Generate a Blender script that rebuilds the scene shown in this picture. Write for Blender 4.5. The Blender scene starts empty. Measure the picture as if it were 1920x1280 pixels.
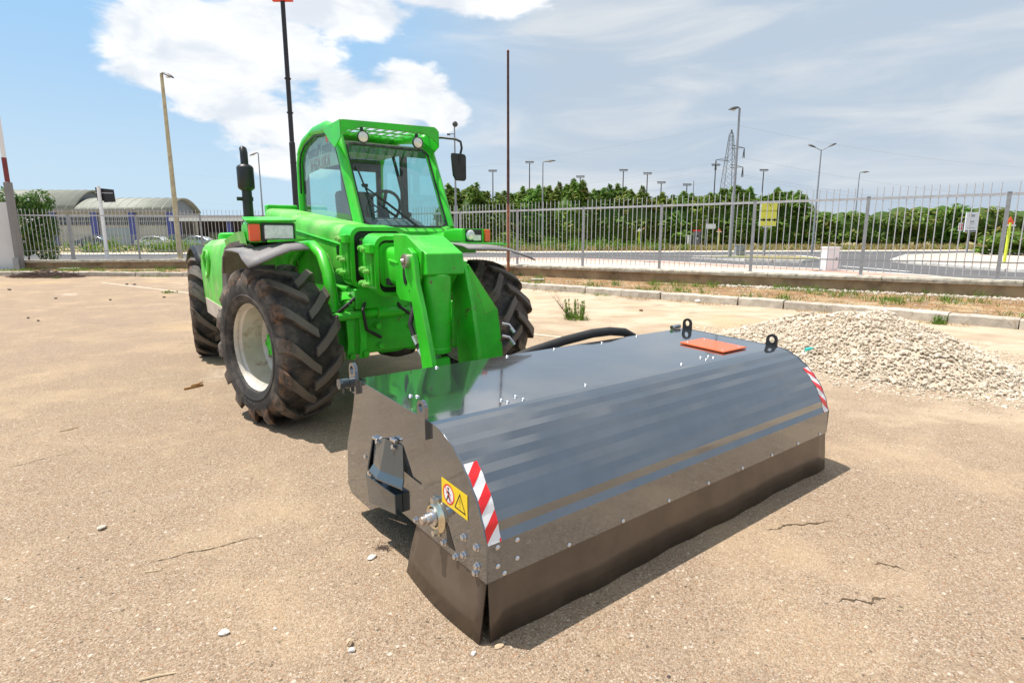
import bpy, bmesh, math, random
from mathutils import Vector, Matrix, noise as mnoise
R = math.radians
random.seed(7)
SC = bpy.context.scene
COL = SC.collection

# ------------------------------------------------------------------ camera
FPX, PITCH, CAMH = 1063.4, 0.1801, 1.4          # focal length in photo pixels, tilt down, eye height
cam = bpy.data.cameras.new('camera')
cam.sensor_fit = 'HORIZONTAL'; cam.sensor_width = 36.0; cam.lens = FPX / 1920 * 36.0
cam.clip_start = 0.05; cam.clip_end = 6000
cam_o = bpy.data.objects.new('camera', cam); COL.objects.link(cam_o)
cam_o.location = (0, 0, CAMH); cam_o.rotation_euler = (R(90) - PITCH, 0, 0)
SC.camera = cam_o
CP, SP = math.cos(PITCH), math.sin(PITCH)

def ray(px, py):
    u = (px - 960) / FPX; w = (py - 640) / FPX
    return Vector((u, CP - w * SP, -SP - w * CP))
def ground(px, py, z=0.0):
    d = ray(px, py); return Vector((0, 0, CAMH)) + d * ((z - CAMH) / d.z)
def at(px, py, Y):
    d = ray(px, py); return Vector((0, 0, CAMH)) + d * (Y / d.y)
def azel(px, py):
    d = ray(px, py).normalized(); return math.atan2(d.x, d.y), math.asin(d.z)

# ------------------------------------------------------------------ sun, sky, exposure
SUN = Vector((-0.40, 0.075, 1.0)).normalized()
EL = math.asin(SUN.z)
sun = bpy.data.lights.new('sun', 'SUN'); sun.energy = 4.6; sun.angle = R(0.53); sun.color = (1.0, 0.955, 0.90)
sun_o = bpy.data.objects.new('sun', sun); COL.objects.link(sun_o)
sun_o.rotation_euler = SUN.to_track_quat('Z', 'Y').to_euler(); sun_o.location = (-20, 0, 60)
SC.view_settings.view_transform = 'Standard'; SC.view_settings.look = 'None'
SC.view_settings.gamma = 1.0; SC.view_settings.exposure = 0.40
SC.view_settings.use_curve_mapping = False

class NT:
    """small node helper"""
    def __init__(s, tree): s.t = tree; tree.nodes.clear()
    def n(s, typ, **kw):
        nd = s.t.nodes.new(typ)
        for k, v in kw.items():
            if k == 'inp':
                for i, val in v.items():
                    if isinstance(val, bpy.types.NodeSocket): s.t.links.new(val, nd.inputs[i])
                    else: nd.inputs[i].default_value = val
            else: setattr(nd, k, v)
        return nd
    def math(s, op, a, b=0.0, clamp=False):
        nd = s.n('ShaderNodeMath', operation=op, use_clamp=clamp, inp={0: a, 1: b}); return nd.outputs[0]
    def mix(s, fac, a, b, blend='MIX'):
        nd = s.n('ShaderNodeMix', data_type='RGBA', blend_type=blend)
        for i, val in ((0, fac), (6, a), (7, b)):
            if isinstance(val, bpy.types.NodeSocket): s.t.links.new(val, nd.inputs[i])
            else: nd.inputs[i].default_value = val if i == 0 or len(val) == 4 else (*val, 1)
        return nd.outputs[2]
    def ramp(s, v, lo, hi, a=0.0, b=1.0, smooth=True):
        nd = s.n('ShaderNodeMapRange', interpolation_type='SMOOTHSTEP' if smooth else 'LINEAR',
                 inp={0: v, 1: lo, 2: hi, 3: a, 4: b}); return nd.outputs[0]
    def noise(s, vec, scale, detail=4, rough=.55, dist=0.0):
        return s.n('ShaderNodeTexNoise', inp={'Vector': vec, 'Scale': scale, 'Detail': detail, 'Roughness': rough, 'Distortion': dist})
    def mapping(s, vec, sc=(1, 1, 1), rot=(0, 0, 0), loc=(0, 0, 0)):
        return s.n('ShaderNodeMapping', inp={'Vector': vec, 'Scale': sc, 'Rotation': rot, 'Location': loc}).outputs[0]

world = bpy.data.worlds.new('World'); SC.world = world; world.use_nodes = True
W = NT(world.node_tree)
sky = W.n('ShaderNodeTexSky', sky_type='NISHITA', sun_disc=False, sun_elevation=EL, sun_rotation=math.atan2(SUN.x, SUN.y),
          altitude=50, air_density=1.0, dust_density=1.2, ozone_density=1.6)
gen = W.n('ShaderNodeTexCoord').outputs['Generated']
sep = W.n('ShaderNodeSeparateXYZ', inp={0: gen})
dx, dy, dz = sep.outputs
az = W.math('ARCTAN2', dx, dy)
el = W.math('ARCSINE', dz)
# cumulus: soft blobs in direction space, broken up by noise
blobs = [(330, 60, 150, 90), (480, 90, 170, 110), (300, 130, 110, 55), (420, 190, 120, 60), (520, 235, 150, 55), (560, 300, 120, 40),
         (700, 200, 130, 75), (770, 175, 90, 65), (640, 165, 60, 45), (835, 215, 55, 40), (620, 20, 210, 55), (560, 120, 80, 50), (860, -10, 200, 50)]
m = None
for (bx, by, brx, bry) in blobs:
    a0, e0 = azel(bx, by); a1, _ = azel(bx + brx, by); _, e1 = azel(bx, by - bry)
    qa = W.math('DIVIDE', W.math('SUBTRACT', az, a0), abs(a1 - a0))
    qe = W.math('DIVIDE', W.math('SUBTRACT', el, e0), abs(e1 - e0))
    d2 = W.math('ADD', W.math('MULTIPLY', qa, qa), W.math('MULTIPLY', qe, qe))
    val = W.math('SUBTRACT', 1.0, W.math('SQRT', d2))
    m = val if m is None else W.n('ShaderNodeMath', operation='SMOOTH_MAX', inp={0: m, 1: val, 2: .25}).outputs[0]
# noise for the puffs, also unseen overhead ones added for the hood's reflections
stretched = W.mapping(gen, sc=(1, 1, 2.2))
big = W.noise(stretched, 2.3, 3, .5).outputs[0]
n1 = W.noise(stretched, 9.0, 9, .58, .35).outputs[0]
n2 = W.noise(stretched, 26.0, 6, .6).outputs[0]
m = W.math('ADD', m, W.math('MULTIPLY', W.math('SUBTRACT', n1, .5), 1.5))
m = W.math('ADD', m, W.math('MULTIPLY', W.math('SUBTRACT', n2, .5), .35))
over = W.math('SUBTRACT', W.math('MULTIPLY', W.math('SUBTRACT', big, .47), 7.0), W.ramp(dz, .40, .60, 3.0, 0.0))
m = W.math('MAXIMUM', m, W.math('ADD', over, W.math('MULTIPLY', W.math('SUBTRACT', n1, .5), 1.2)))
cum = W.ramp(m, -.02, .32)
# thin high veil, denser towards +X
veil_n = W.noise(W.mapping(gen, sc=(1.0, 1.0, 5.5), rot=(0, R(-8), 0)), 3.2, 7, .55, .6).outputs[0]
veil_b = W.ramp(dx, -.30, .12, .02, .97)
veil = W.math('ADD', W.math('MULTIPLY', veil_b, W.ramp(veil_n, .2, .62, .86, 1.0)), W.ramp(veil_n, .56, .80, 0, .35), clamp=True)
bright = W.ramp(veil_n, .42, .74)
veil_col = W.mix(bright, (4.75, 5.55, 6.5), (6.5, 6.95, 7.4))
haze_c = (5.3, 7.1, 8.7)
base = W.mix(W.ramp(dz, 0.0, .60, .88, .25), sky.outputs[0], haze_c)
blue = W.mix(.78, base, (2.9, 5.8, 9.2))
base = W.mix(W.ramp(dz, .06, .34, .0, .85), base, blue)
c1 = W.mix(veil, base, veil_col)
cum_col = W.mix(W.ramp(n1, .32, .66), (7.2, 7.55, 8.1), (9.9, 9.95, 10.0))
c2 = W.mix(W.math('MULTIPLY', cum, .93), c1, cum_col)
bg = W.n('ShaderNodeBackground', inp={0: c2, 1: 0.085})
out = W.n('ShaderNodeOutputWorld'); W.t.links.new(bg.outputs[0], out.inputs[0])

# ------------------------------------------------------------------ mesh helpers
def V3(*a): return Vector(a)
class MB:
    def __init__(s): s.v = []; s.f = []
    def add(s, vs, fs):
        o = len(s.v); s.v += [tuple(p) for p in vs]; s.f += [tuple(i + o for i in f) for f in fs]; return s
    def box(s, c, d, rot=None):
        x, y, z = d[0] / 2, d[1] / 2, d[2] / 2
        P = [Vector((sx * x, sy * y, sz * z)) for sz in (-1, 1) for sy in (-1, 1) for sx in (-1, 1)]
        if rot is not None: P = [rot @ p for p in P]
        return s.add([p + Vector(c) for p in P], [(0, 2, 3, 1), (4, 5, 7, 6), (0, 1, 5, 4), (2, 6, 7, 3), (0, 4, 6, 2), (1, 3, 7, 5)])
    def bar(s, p0, p1, w, h, up=(0, 0, 1)):
        p0, p1 = Vector(p0), Vector(p1); d = p1 - p0; L = d.length; d.normalize()
        sd = d.cross(Vector(up))
        if sd.length < 1e-4: sd = d.cross(Vector((1, 0, 0)))
        sd.normalize(); u = sd.cross(d)
        return s.box((p0 + p1) / 2, (L, w, h), Matrix((d, sd, u)).transposed())
    def prism(s, pts, ext):
        n = len(pts); a = [Vector(p) for p in pts]; e = Vector(ext); b = [p + e for p in a]
        return s.add(a + b, [tuple(range(n))[::-1], tuple(range(n, 2 * n))] + [(i, (i + 1) % n, n + (i + 1) % n, n + i) for i in range(n)])
    def tube(s, pts, r, n=8, cap=True, closed=False):
        pts = [Vector(p) for p in pts]; k = len(pts)
        rs = r if isinstance(r, (list, tuple)) else [r] * k
        vs = []; prev = None
        for i, p in enumerate(pts):
            if closed: d = pts[(i + 1) % k] - pts[i - 1]
            else: d = pts[min(i + 1, k - 1)] - pts[max(i - 1, 0)]
            d.normalize()
            if prev is None:
                x = d.orthogonal().normalized()
            else:
                x = prev - d * prev.dot(d)
                x = x.normalized() if x.length > 1e-6 else d.orthogonal().normalized()
            prev = x; y = d.cross(x)
            vs += [p + (x * math.cos(t) + y * math.sin(t)) * rs[i] for t in [2 * math.pi * j / n for j in range(n)]]
        fs = []
        for i in range(k if closed else k - 1):
            a, b = i * n, ((i + 1) % k) * n
            fs += [(a + j, a + (j + 1) % n, b + (j + 1) % n, b + j) for j in range(n)]
        if cap and not closed: fs += [tuple(range(n))[::-1], tuple(range((k - 1) * n, k * n))]
        return s.add(vs, fs)
    def cyl(s, p0, p1, r0, r1=None, n=16):
        return s.tube([p0, p1], [r0, r0 if r1 is None else r1], n)
    def lathe(s, prof, o=(0, 0, 0), ax=(1, 0, 0), n=40, closed=False, cap=True):
        o = Vector(o); ax = Vector(ax).normalized(); x = ax.orthogonal().normalized(); y = ax.cross(x)
        k = len(prof); vs = []
        for r, h in prof:
            vs += [o + ax * h + (x * math.cos(2 * math.pi * j / n) + y * math.sin(2 * math.pi * j / n)) * r for j in range(n)]
        fs = []
        for i in range(k if closed else k - 1):
            a, b = i * n, ((i + 1) % k) * n
            fs += [(a + j, a + (j + 1) % n, b + (j + 1) % n, b + j) for j in range(n)]
        if not closed and cap:
            if prof[0][0] > 1e-5: fs.append(tuple(range(n)))
            if prof[-1][0] > 1e-5: fs.append(tuple(range((k - 1) * n, k * n))[::-1])
        return s.add(vs, fs)
    def grid(s, rows):
        n = len(rows[0]); vs = [p for r_ in rows for p in r_]
        return s.add(vs, [(i * n + j, i * n + j + 1, (i + 1) * n + j + 1, (i + 1) * n + j) for i in range(len(rows) - 1) for j in range(n - 1)])
    def mesh(s, name, smooth=None, recalc=True):
        me = bpy.data.meshes.new(name); me.from_pydata(s.v, [], s.f)
        if recalc:
            bm = bmesh.new(); bm.from_mesh(me); bmesh.ops.recalc_face_normals(bm, faces=bm.faces); bm.to_mesh(me); bm.free()
        if smooth is not None:
            me.shade_smooth(); me.set_sharp_from_angle(angle=R(smooth))
        return me
    def build(s, name, mat, parent=None, smooth=None, bevel=0, solid=0, loc=None, recalc=True):
        o = link(name, s.mesh(name, smooth, recalc), mat, parent)
        if loc is not None: o.location = loc
        if solid:
            md = o.modifiers.new('s', 'SOLIDIFY'); md.thickness = solid; md.offset = 0
        if bevel:
            md = o.modifiers.new('b', 'BEVEL'); md.width = bevel; md.segments = 2; md.limit_method = 'ANGLE'; md.angle_limit = R(35)
            if smooth is None:
                o.data.shade_smooth(); o.data.set_sharp_from_angle(angle=R(25))
            md.harden_normals = True
        return o
def link(name, me, mat, parent=None):
    o = bpy.data.objects.new(name, me); COL.objects.link(o)
    if mat is not None and not me.materials: me.materials.append(mat)
    if parent is not None: o.parent = parent
    return o
def empty(name, loc=(0, 0, 0), rz=0.0):
    o = bpy.data.objects.new(name, None); COL.objects.link(o); o.location = loc; o.rotation_euler = (0, 0, rz)
    o.empty_display_size = .2; return o
def tag(o, label=None, cat=None, group=None, kind=None):
    if label: o['label'] = label
    if cat: o['category'] = cat
    if group: o['group'] = group
    if kind: o['kind'] = kind
    return o
def text(name, body, size, mat, parent, mtx, squash=1.0, extr=.0004):
    cu = bpy.data.curves.new(name, 'FONT'); cu.body = body; cu.size = size; cu.align_x = 'CENTER'; cu.align_y = 'CENTER'; cu.extrude = extr
    cu.resolution_u = 3
    tmp = bpy.data.objects.new('tmp_text', cu); COL.objects.link(tmp)
    bpy.context.view_layer.update()
    me = bpy.data.meshes.new_from_object(tmp.evaluated_get(bpy.context.evaluated_depsgraph_get()))
    bpy.data.objects.remove(tmp); bpy.data.curves.remove(cu)
    me.transform(mtx @ Matrix.Diagonal((squash, 1, 1, 1))); me.name = name
    me.materials.clear()
    return link(name, me, mat, parent)
def frame(o, x, y):
    """matrix whose local x, y axes lie along the given vectors"""
    x = Vector(x).normalized(); y = Vector(y); y = (y - x * y.dot(x)).normalized(); z = x.cross(y)
    m_ = Matrix((x, y, z)).transposed().to_4x4(); m_.translation = Vector(o); return m_

# ------------------------------------------------------------------ materials
def mat(name, col, rough=.5, metal=0.0, var=0.12, scale=4.0, col2=None, c2lo=.5, c2hi=.7, c2scale=None, bump=0.0, bscale=60.0,
        coat=0.0, spec=.5, rand=0.0, space='Object', stretch=(1, 1, 1), rvar=0.0, emit=None, sheen=0, detail=5, coatr=.05, dust=0.0, dustc=(.42, .36, .25), edge=None, island=0.0):
    m_ = bpy.data.materials.new(name); m_.use_nodes = True; T = NT(m_.node_tree)
    if space == 'World': vec = T.n('ShaderNodeNewGeometry').outputs['Position']
    else: vec = T.n('ShaderNodeTexCoord').outputs['Object']
    vec = T.mapping(vec, sc=stretch)
    n_ = T.noise(vec, scale, detail, .6).outputs[0]
    lo = tuple(max(0, c * (1 - var)) for c in col); hi = tuple(min(1, c * (1 + var)) for c in col)
    c = T.mix(T.ramp(n_, .3, .7), lo, hi)
    if col2:
        n2_ = T.noise(vec, c2scale or scale * 2.3, 7, .62, .4).outputs[0]
        c = T.mix(T.ramp(n2_, c2lo, c2hi), c, col2)
    if rand:
        rnd = T.n('ShaderNodeObjectInfo').outputs['Random']
        c = T.mix(1.0, c, T.n('ShaderNodeCombineColor', inp={i: T.ramp(rnd, 0, 1, 1 - rand, 1 + rand, False) for i in range(3)}).outputs[0], 'MULTIPLY')
    if island:      # every stone its own tint
        wi = T.n('ShaderNodeTexWhiteNoise', noise_dimensions='1D', inp={'W': T.n('ShaderNodeNewGeometry').outputs['Random Per Island']})
        ws_ = T.n('ShaderNodeSeparateColor', inp={0: wi.outputs['Color']}).outputs
        c = T.mix(1.0, c, T.n('ShaderNodeCombineColor', inp={0: T.ramp(ws_[0], 0, 1, 1 - island, 1.12, False), 1: T.ramp(ws_[0], 0, 1, 1 - island * 1.12, 1.10, False), 2: T.ramp(ws_[0], 0, 1, 1 - island * 1.3, 1.08, False)}).outputs[0], 'MULTIPLY')
    if edge:        # bare metal and rust where corners have been rubbed
        geo = T.n('ShaderNodeNewGeometry').outputs['Normal']; bv = T.n('ShaderNodeBevel', samples=4, inp={'Radius': .010}).outputs[0]
        dt = T.n('ShaderNodeVectorMath', operation='DOT_PRODUCT', inp={0: geo, 1: bv}).outputs['Value']
        ne = T.noise(vec, 23, 6, .7).outputs[0]
        c = T.mix(T.math('MULTIPLY', T.ramp(dt, .985, .90), T.ramp(ne, .47, .56)), c, edge)
    if dust:        # dust settled on surfaces that lie flat
        nz = T.n('ShaderNodeSeparateXYZ', inp={0: T.n('ShaderNodeNewGeometry').outputs['Normal']}).outputs[2]
        nd_ = T.noise(vec, 3.4, 8, .68, .5).outputs[0]; nf = T.noise(vec, 40, 4, .7).outputs[0]
        dm = T.math('MULTIPLY', T.ramp(nz, .1, .9, .25, 1.0), T.ramp(T.math('ADD', nd_, T.math('MULTIPLY', T.math('SUBTRACT', nf, .5), .3)), .38, .68))
        c = T.mix(T.math('MULTIPLY', dm, dust), c, dustc)
    b = T.n('ShaderNodeBsdfPrincipled', inp={'Base Color': c, 'Metallic': metal, 'Specular IOR Level': spec, 'Coat Weight': coat, 'Coat Roughness': coatr})
    if rvar: T.t.links.new(T.ramp(n_, .25, .75, max(0, rough - rvar), min(1, rough + rvar)), b.inputs['Roughness'])
    else: b.inputs['Roughness'].default_value = rough
    if emit: b.inputs['Emission Color'].default_value = (*emit[0], 1); b.inputs['Emission Strength'].default_value = emit[1]
    if bump:
        nb = T.noise(vec, bscale, 5, .65).outputs[0]
        bp = T.n('ShaderNodeBump', inp={'Strength': min(1, bump), 'Distance': .01 * max(1, bump), 'Height': nb})
        T.t.links.new(bp.outputs[0], b.inputs['Normal'])
    o = T.n('ShaderNodeOutputMaterial'); T.t.links.new(b.outputs[0], o.inputs[0])
    return m_
def glass(name, tint, refl=.9, ior=1.5, dirt=.06):
    m_ = bpy.data.materials.new(name); m_.use_nodes = True; T = NT(m_.node_tree)
    tr = T.n('ShaderNodeBsdfTransparent', inp={0: (*tint, 1)})
    gl = T.n('ShaderNodeBsdfGlossy', inp={0: (refl, refl, refl, 1), 'Roughness': .02})
    fc = T.n('ShaderNodeLayerWeight', inp={0: .5}).outputs['Facing']
    fr = T.math('ADD', T.math('MULTIPLY', T.math('POWER', fc, 3.0), .65), .05, True)
    a = T.n('ShaderNodeMixShader', inp={0: fr, 1: tr.outputs[0], 2: gl.outputs[0]})
    df = T.n('ShaderNodeBsdfDiffuse', inp={0: (.55, .5, .42, 1)})
    nn = T.noise(T.n('ShaderNodeTexCoord').outputs['Object'], 5, 6, .6).outputs[0]
    b = T.n('ShaderNodeMixShader', inp={0: T.ramp(nn, .35, .8, dirt * .4, dirt * 2.2), 1: a.outputs[0], 2: df.outputs[0]})
    o = T.n('ShaderNodeOutputMaterial'); T.t.links.new(b.outputs[0], o.inputs[0]); return m_

def leafmat(name, c1, c2, c3=None, tint=0.0):
    m_ = bpy.data.materials.new(name); m_.use_nodes = True; T = NT(m_.node_tree)
    vec = T.n('ShaderNodeTexCoord').outputs['Object']
    n_ = T.noise(vec, 1.1, 3).outputs[0]
    wn = T.n('ShaderNodeTexWhiteNoise', noise_dimensions='1D', inp={'W': T.n('ShaderNodeNewGeometry').outputs['Random Per Island']}).outputs[0]
    c = T.mix(T.ramp(T.math('ADD', T.math('MULTIPLY', n_, .6), T.math('MULTIPLY', wn, .45)), .25, .85), c1, c2)
    if c3: c = T.mix(T.ramp(wn, .86, .95), c, c3)
    rnd = T.n('ShaderNodeObjectInfo').outputs['Random']
    c = T.mix(1.0, c, T.n('ShaderNodeCombineColor', inp={i: T.ramp(T.math('FRACT', T.math('MULTIPLY', rnd, 1.0 + i * 3.7)), 0, 1, 1 - tint * (.9, .7, .9)[i], 1 + tint * (1.2, 1.0, .5)[i], False) for i in range(3)}).outputs[0], 'MULTIPLY')
    d = T.n('ShaderNodeBsdfPrincipled', inp={'Base Color': c, 'Roughness': .6, 'Specular IOR Level': .25})
    t = T.n('ShaderNodeBsdfTranslucent', inp={0: c})
    mx = T.n('ShaderNodeMixShader', inp={0: .4, 1: d.outputs[0], 2: t.outputs[0]})
    o = T.n('ShaderNodeOutputMaterial'); T.t.links.new(mx.outputs[0], o.inputs[0]); return m_

GREEN = mat('green_paint', (.026, .545, .013), .36, var=.16, scale=3, col2=(.14, .40, .05), c2lo=.54, c2hi=.84, c2scale=2.6, coat=.12, coatr=.12, rvar=.10, bump=.06, bscale=9, dust=.20, edge=(.20, .16, .07))
GREEN_W = mat('worn_green_paint', (.022, .48, .012), .42, var=.18, scale=5, col2=(.15, .085, .040), c2lo=.635, c2hi=.665, c2scale=11, coat=.08, coatr=.18, bump=.08, bscale=14, dust=.25, edge=(.15, .075, .035))
GREEN_D = mat('dusty_green_paint', (.095, .555, .040), .5, var=.22, scale=3.5, col2=(.33, .52, .17), c2lo=.46, c2hi=.72, c2scale=3, coat=.05, dust=.30)
GREY_PL = mat('grey_plastic', (.20, .185, .18), .6, var=.15, scale=6, col2=(.30, .26, .22), c2lo=.5, c2hi=.8, bump=.15, bscale=120)
BLACK = mat('black_metal', (.015, .016, .016), .42, var=.3, scale=8)
BLACK_PL = mat('black_plastic', (.022, .022, .024), .5, var=.3, scale=10)
RUBBER = mat('rubber', (.02, .019, .018), .62, var=.3, scale=12, bump=.15, bscale=90)
STEEL = mat('zinc_steel', (.62, .62, .64), .28, 1.0, var=.12, scale=30)
YZINC = mat('yellow_zinc_steel', (.72, .66, .50), .25, 1.0, var=.15, scale=20)
PIN = mat('pin_steel', (.55, .48, .42), .35, .9, var=.2, scale=20)
RIM = mat('rim_paint', (.60, .55, .47), .4, .15, var=.14, scale=5, col2=(.33, .23, .14), c2lo=.54, c2hi=.74, c2scale=9, coat=.2)
ORANGE = mat('orange_lens', (.85, .10, .01), .2, var=.1, coat=.6)
LENS = mat('lamp_lens', (.72, .72, .68), .12, .35, var=.15, scale=40, coat=.8)
ORANGE_P = mat('orange_plate', (.88, .13, .015), .3, var=.04, coat=.4)
WHITE = mat('white_paint', (.80, .80, .80), .4, var=.03)
RED = mat('red_film', (.78, .012, .015), .3, var=.03, coat=.3)
WHITE_F = mat('white_film', (.82, .82, .82), .3, var=.02, coat=.3)
YELLOW = mat('yellow_film', (.88, .62, .01), .35, var=.03, coat=.2)
YELLOW_S = mat('yellow_sign', (.86, .80, .10), .4, var=.03)
INK = mat('black_ink', (.012, .012, .012), .5, var=.1)
SEATM = mat('seat_fabric', (.10, .11, .12), .8, var=.2, scale=14)
LINER = mat('headliner', (.42, .40, .34), .85, var=.25, scale=6)
GLASS = glass('cab_glass', (.66, .90, .89), dirt=.03)
GLASS_S = glass('side_glass', (.64, .89, .87), dirt=.04)
WIN = mat('dark_window', (.03, .035, .04), .12, var=.2, coat=.5)
SWEEP = mat('anthracite_gloss', (.195, .215, .240), .09, .88, var=.05, scale=5, coat=.75, coatr=.03, spec=.8, rvar=.05, dust=.05, detail=9)
SWEEP_F = mat('flap_rubber', (.105, .080, .060), .30, 0.25, var=.18, scale=6, col2=(.17, .135, .105), c2lo=.60, c2hi=.85, c2scale=5, spec=.7)
SWEEP_D = mat('bracket_paint', (.045, .062, .072), .25, .2, var=.06, coat=.6)
BRISTLE = mat('bristle', (.03, .03, .03), .8, var=.4, scale=60)
CONC = mat('wall_concrete', (.33, .235, .135), .92, var=.22, scale=2.2, col2=(.17, .115, .065), c2lo=.45, c2hi=.72, c2scale=1.6, bump=.7, bscale=22, space='World')
COPE = mat('coping_concrete', (.50, .455, .365), .92, var=.22, scale=7, col2=(.17, .15, .12), c2lo=.54, c2hi=.72, c2scale=9, bump=.9, bscale=35, space='World', rand=.06)
KERBM = mat('kerb_stone', (.50, .44, .36), .9, var=.15, scale=6, col2=(.28, .23, .17), c2lo=.55, c2hi=.75, c2scale=8, bump=.7, bscale=40, space='World', rand=.12)
GALV = mat('galvanised_steel', (.33, .335, .345), .5, .35, var=.12, scale=9)
GALV_B = mat('galvanised_bar', (.50, .50, .51), .5, .3, var=.12, scale=9)
RUST = mat('rusty_steel', (.30, .115, .055), .8, var=.3, scale=14, col2=(.09, .04, .03), c2lo=.5, c2hi=.7)
DARKPOLE = mat('dark_pole_paint', (.020, .016, .018), .5, var=.2)
LAMPPOLE = mat('weathered_pole', (.50, .42, .26), .6, .1, var=.15, scale=3)
LAMPHEAD = mat('lamp_housing', (.075, .07, .066), .5, .2, var=.2)
ROOFM = mat('barrel_roof_sheet', (.27, .275, .225), .7, var=.10, scale=.7, space='World')
BWALL = mat('plaster_wall', (.45, .435, .405), .85, var=.08, scale=.6, space='World')
BLUEP = mat('blue_column_paint', (.07, .09, .32), .6, var=.1)
CARW = mat('white_car_paint', (.72, .73, .75), .25, var=.02, coat=.8)
CARD = mat('dark_car_paint', (.03, .05, .06), .2, var=.05, coat=.9)
CARS = mat('silver_car_paint', (.36, .40, .43), .25, .4, var=.05, coat=.8)
WOOD = mat('splintered_wood', (.42, .22, .08), .8, var=.4, scale=30, stretch=(1, 8, 8))
PYLON = mat('dull_pylon_steel', (.15, .155, .165), .7, .2)
PILLAR = mat('pillar_paint', (.24, .23, .225), .7, var=.06)
STONE = mat('pale_stone', (.56, .49, .40), .9, var=.15, scale=9, bump=.4, bscale=60, rand=.15)
BARK = mat('bark', (.10, .075, .05), .95, var=.3, scale=6, bump=.6, bscale=20)
CONIF = leafmat('conifer_leaves', (.075, .150, .026), (.24, .36, .055), (.27, .22, .07), tint=.15)
BROAD = leafmat('shrub_leaves', (.035, .10, .018), (.13, .24, .04), (.22, .24, .07))
WEED = leafmat('weed_leaves', (.07, .17, .015), (.20, .33, .04), (.30, .26, .10))
DRY = leafmat('dry_grass', (.26, .20, .085), (.42, .34, .16), (.20, .24, .06))
STRAW = leafmat('straw', (.32, .19, .07), (.48, .34, .15), (.18, .20, .05))
TWIG = mat('dry_twigs', (.13, .085, .065), .9, var=.35, scale=20, rand=.1)

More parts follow.
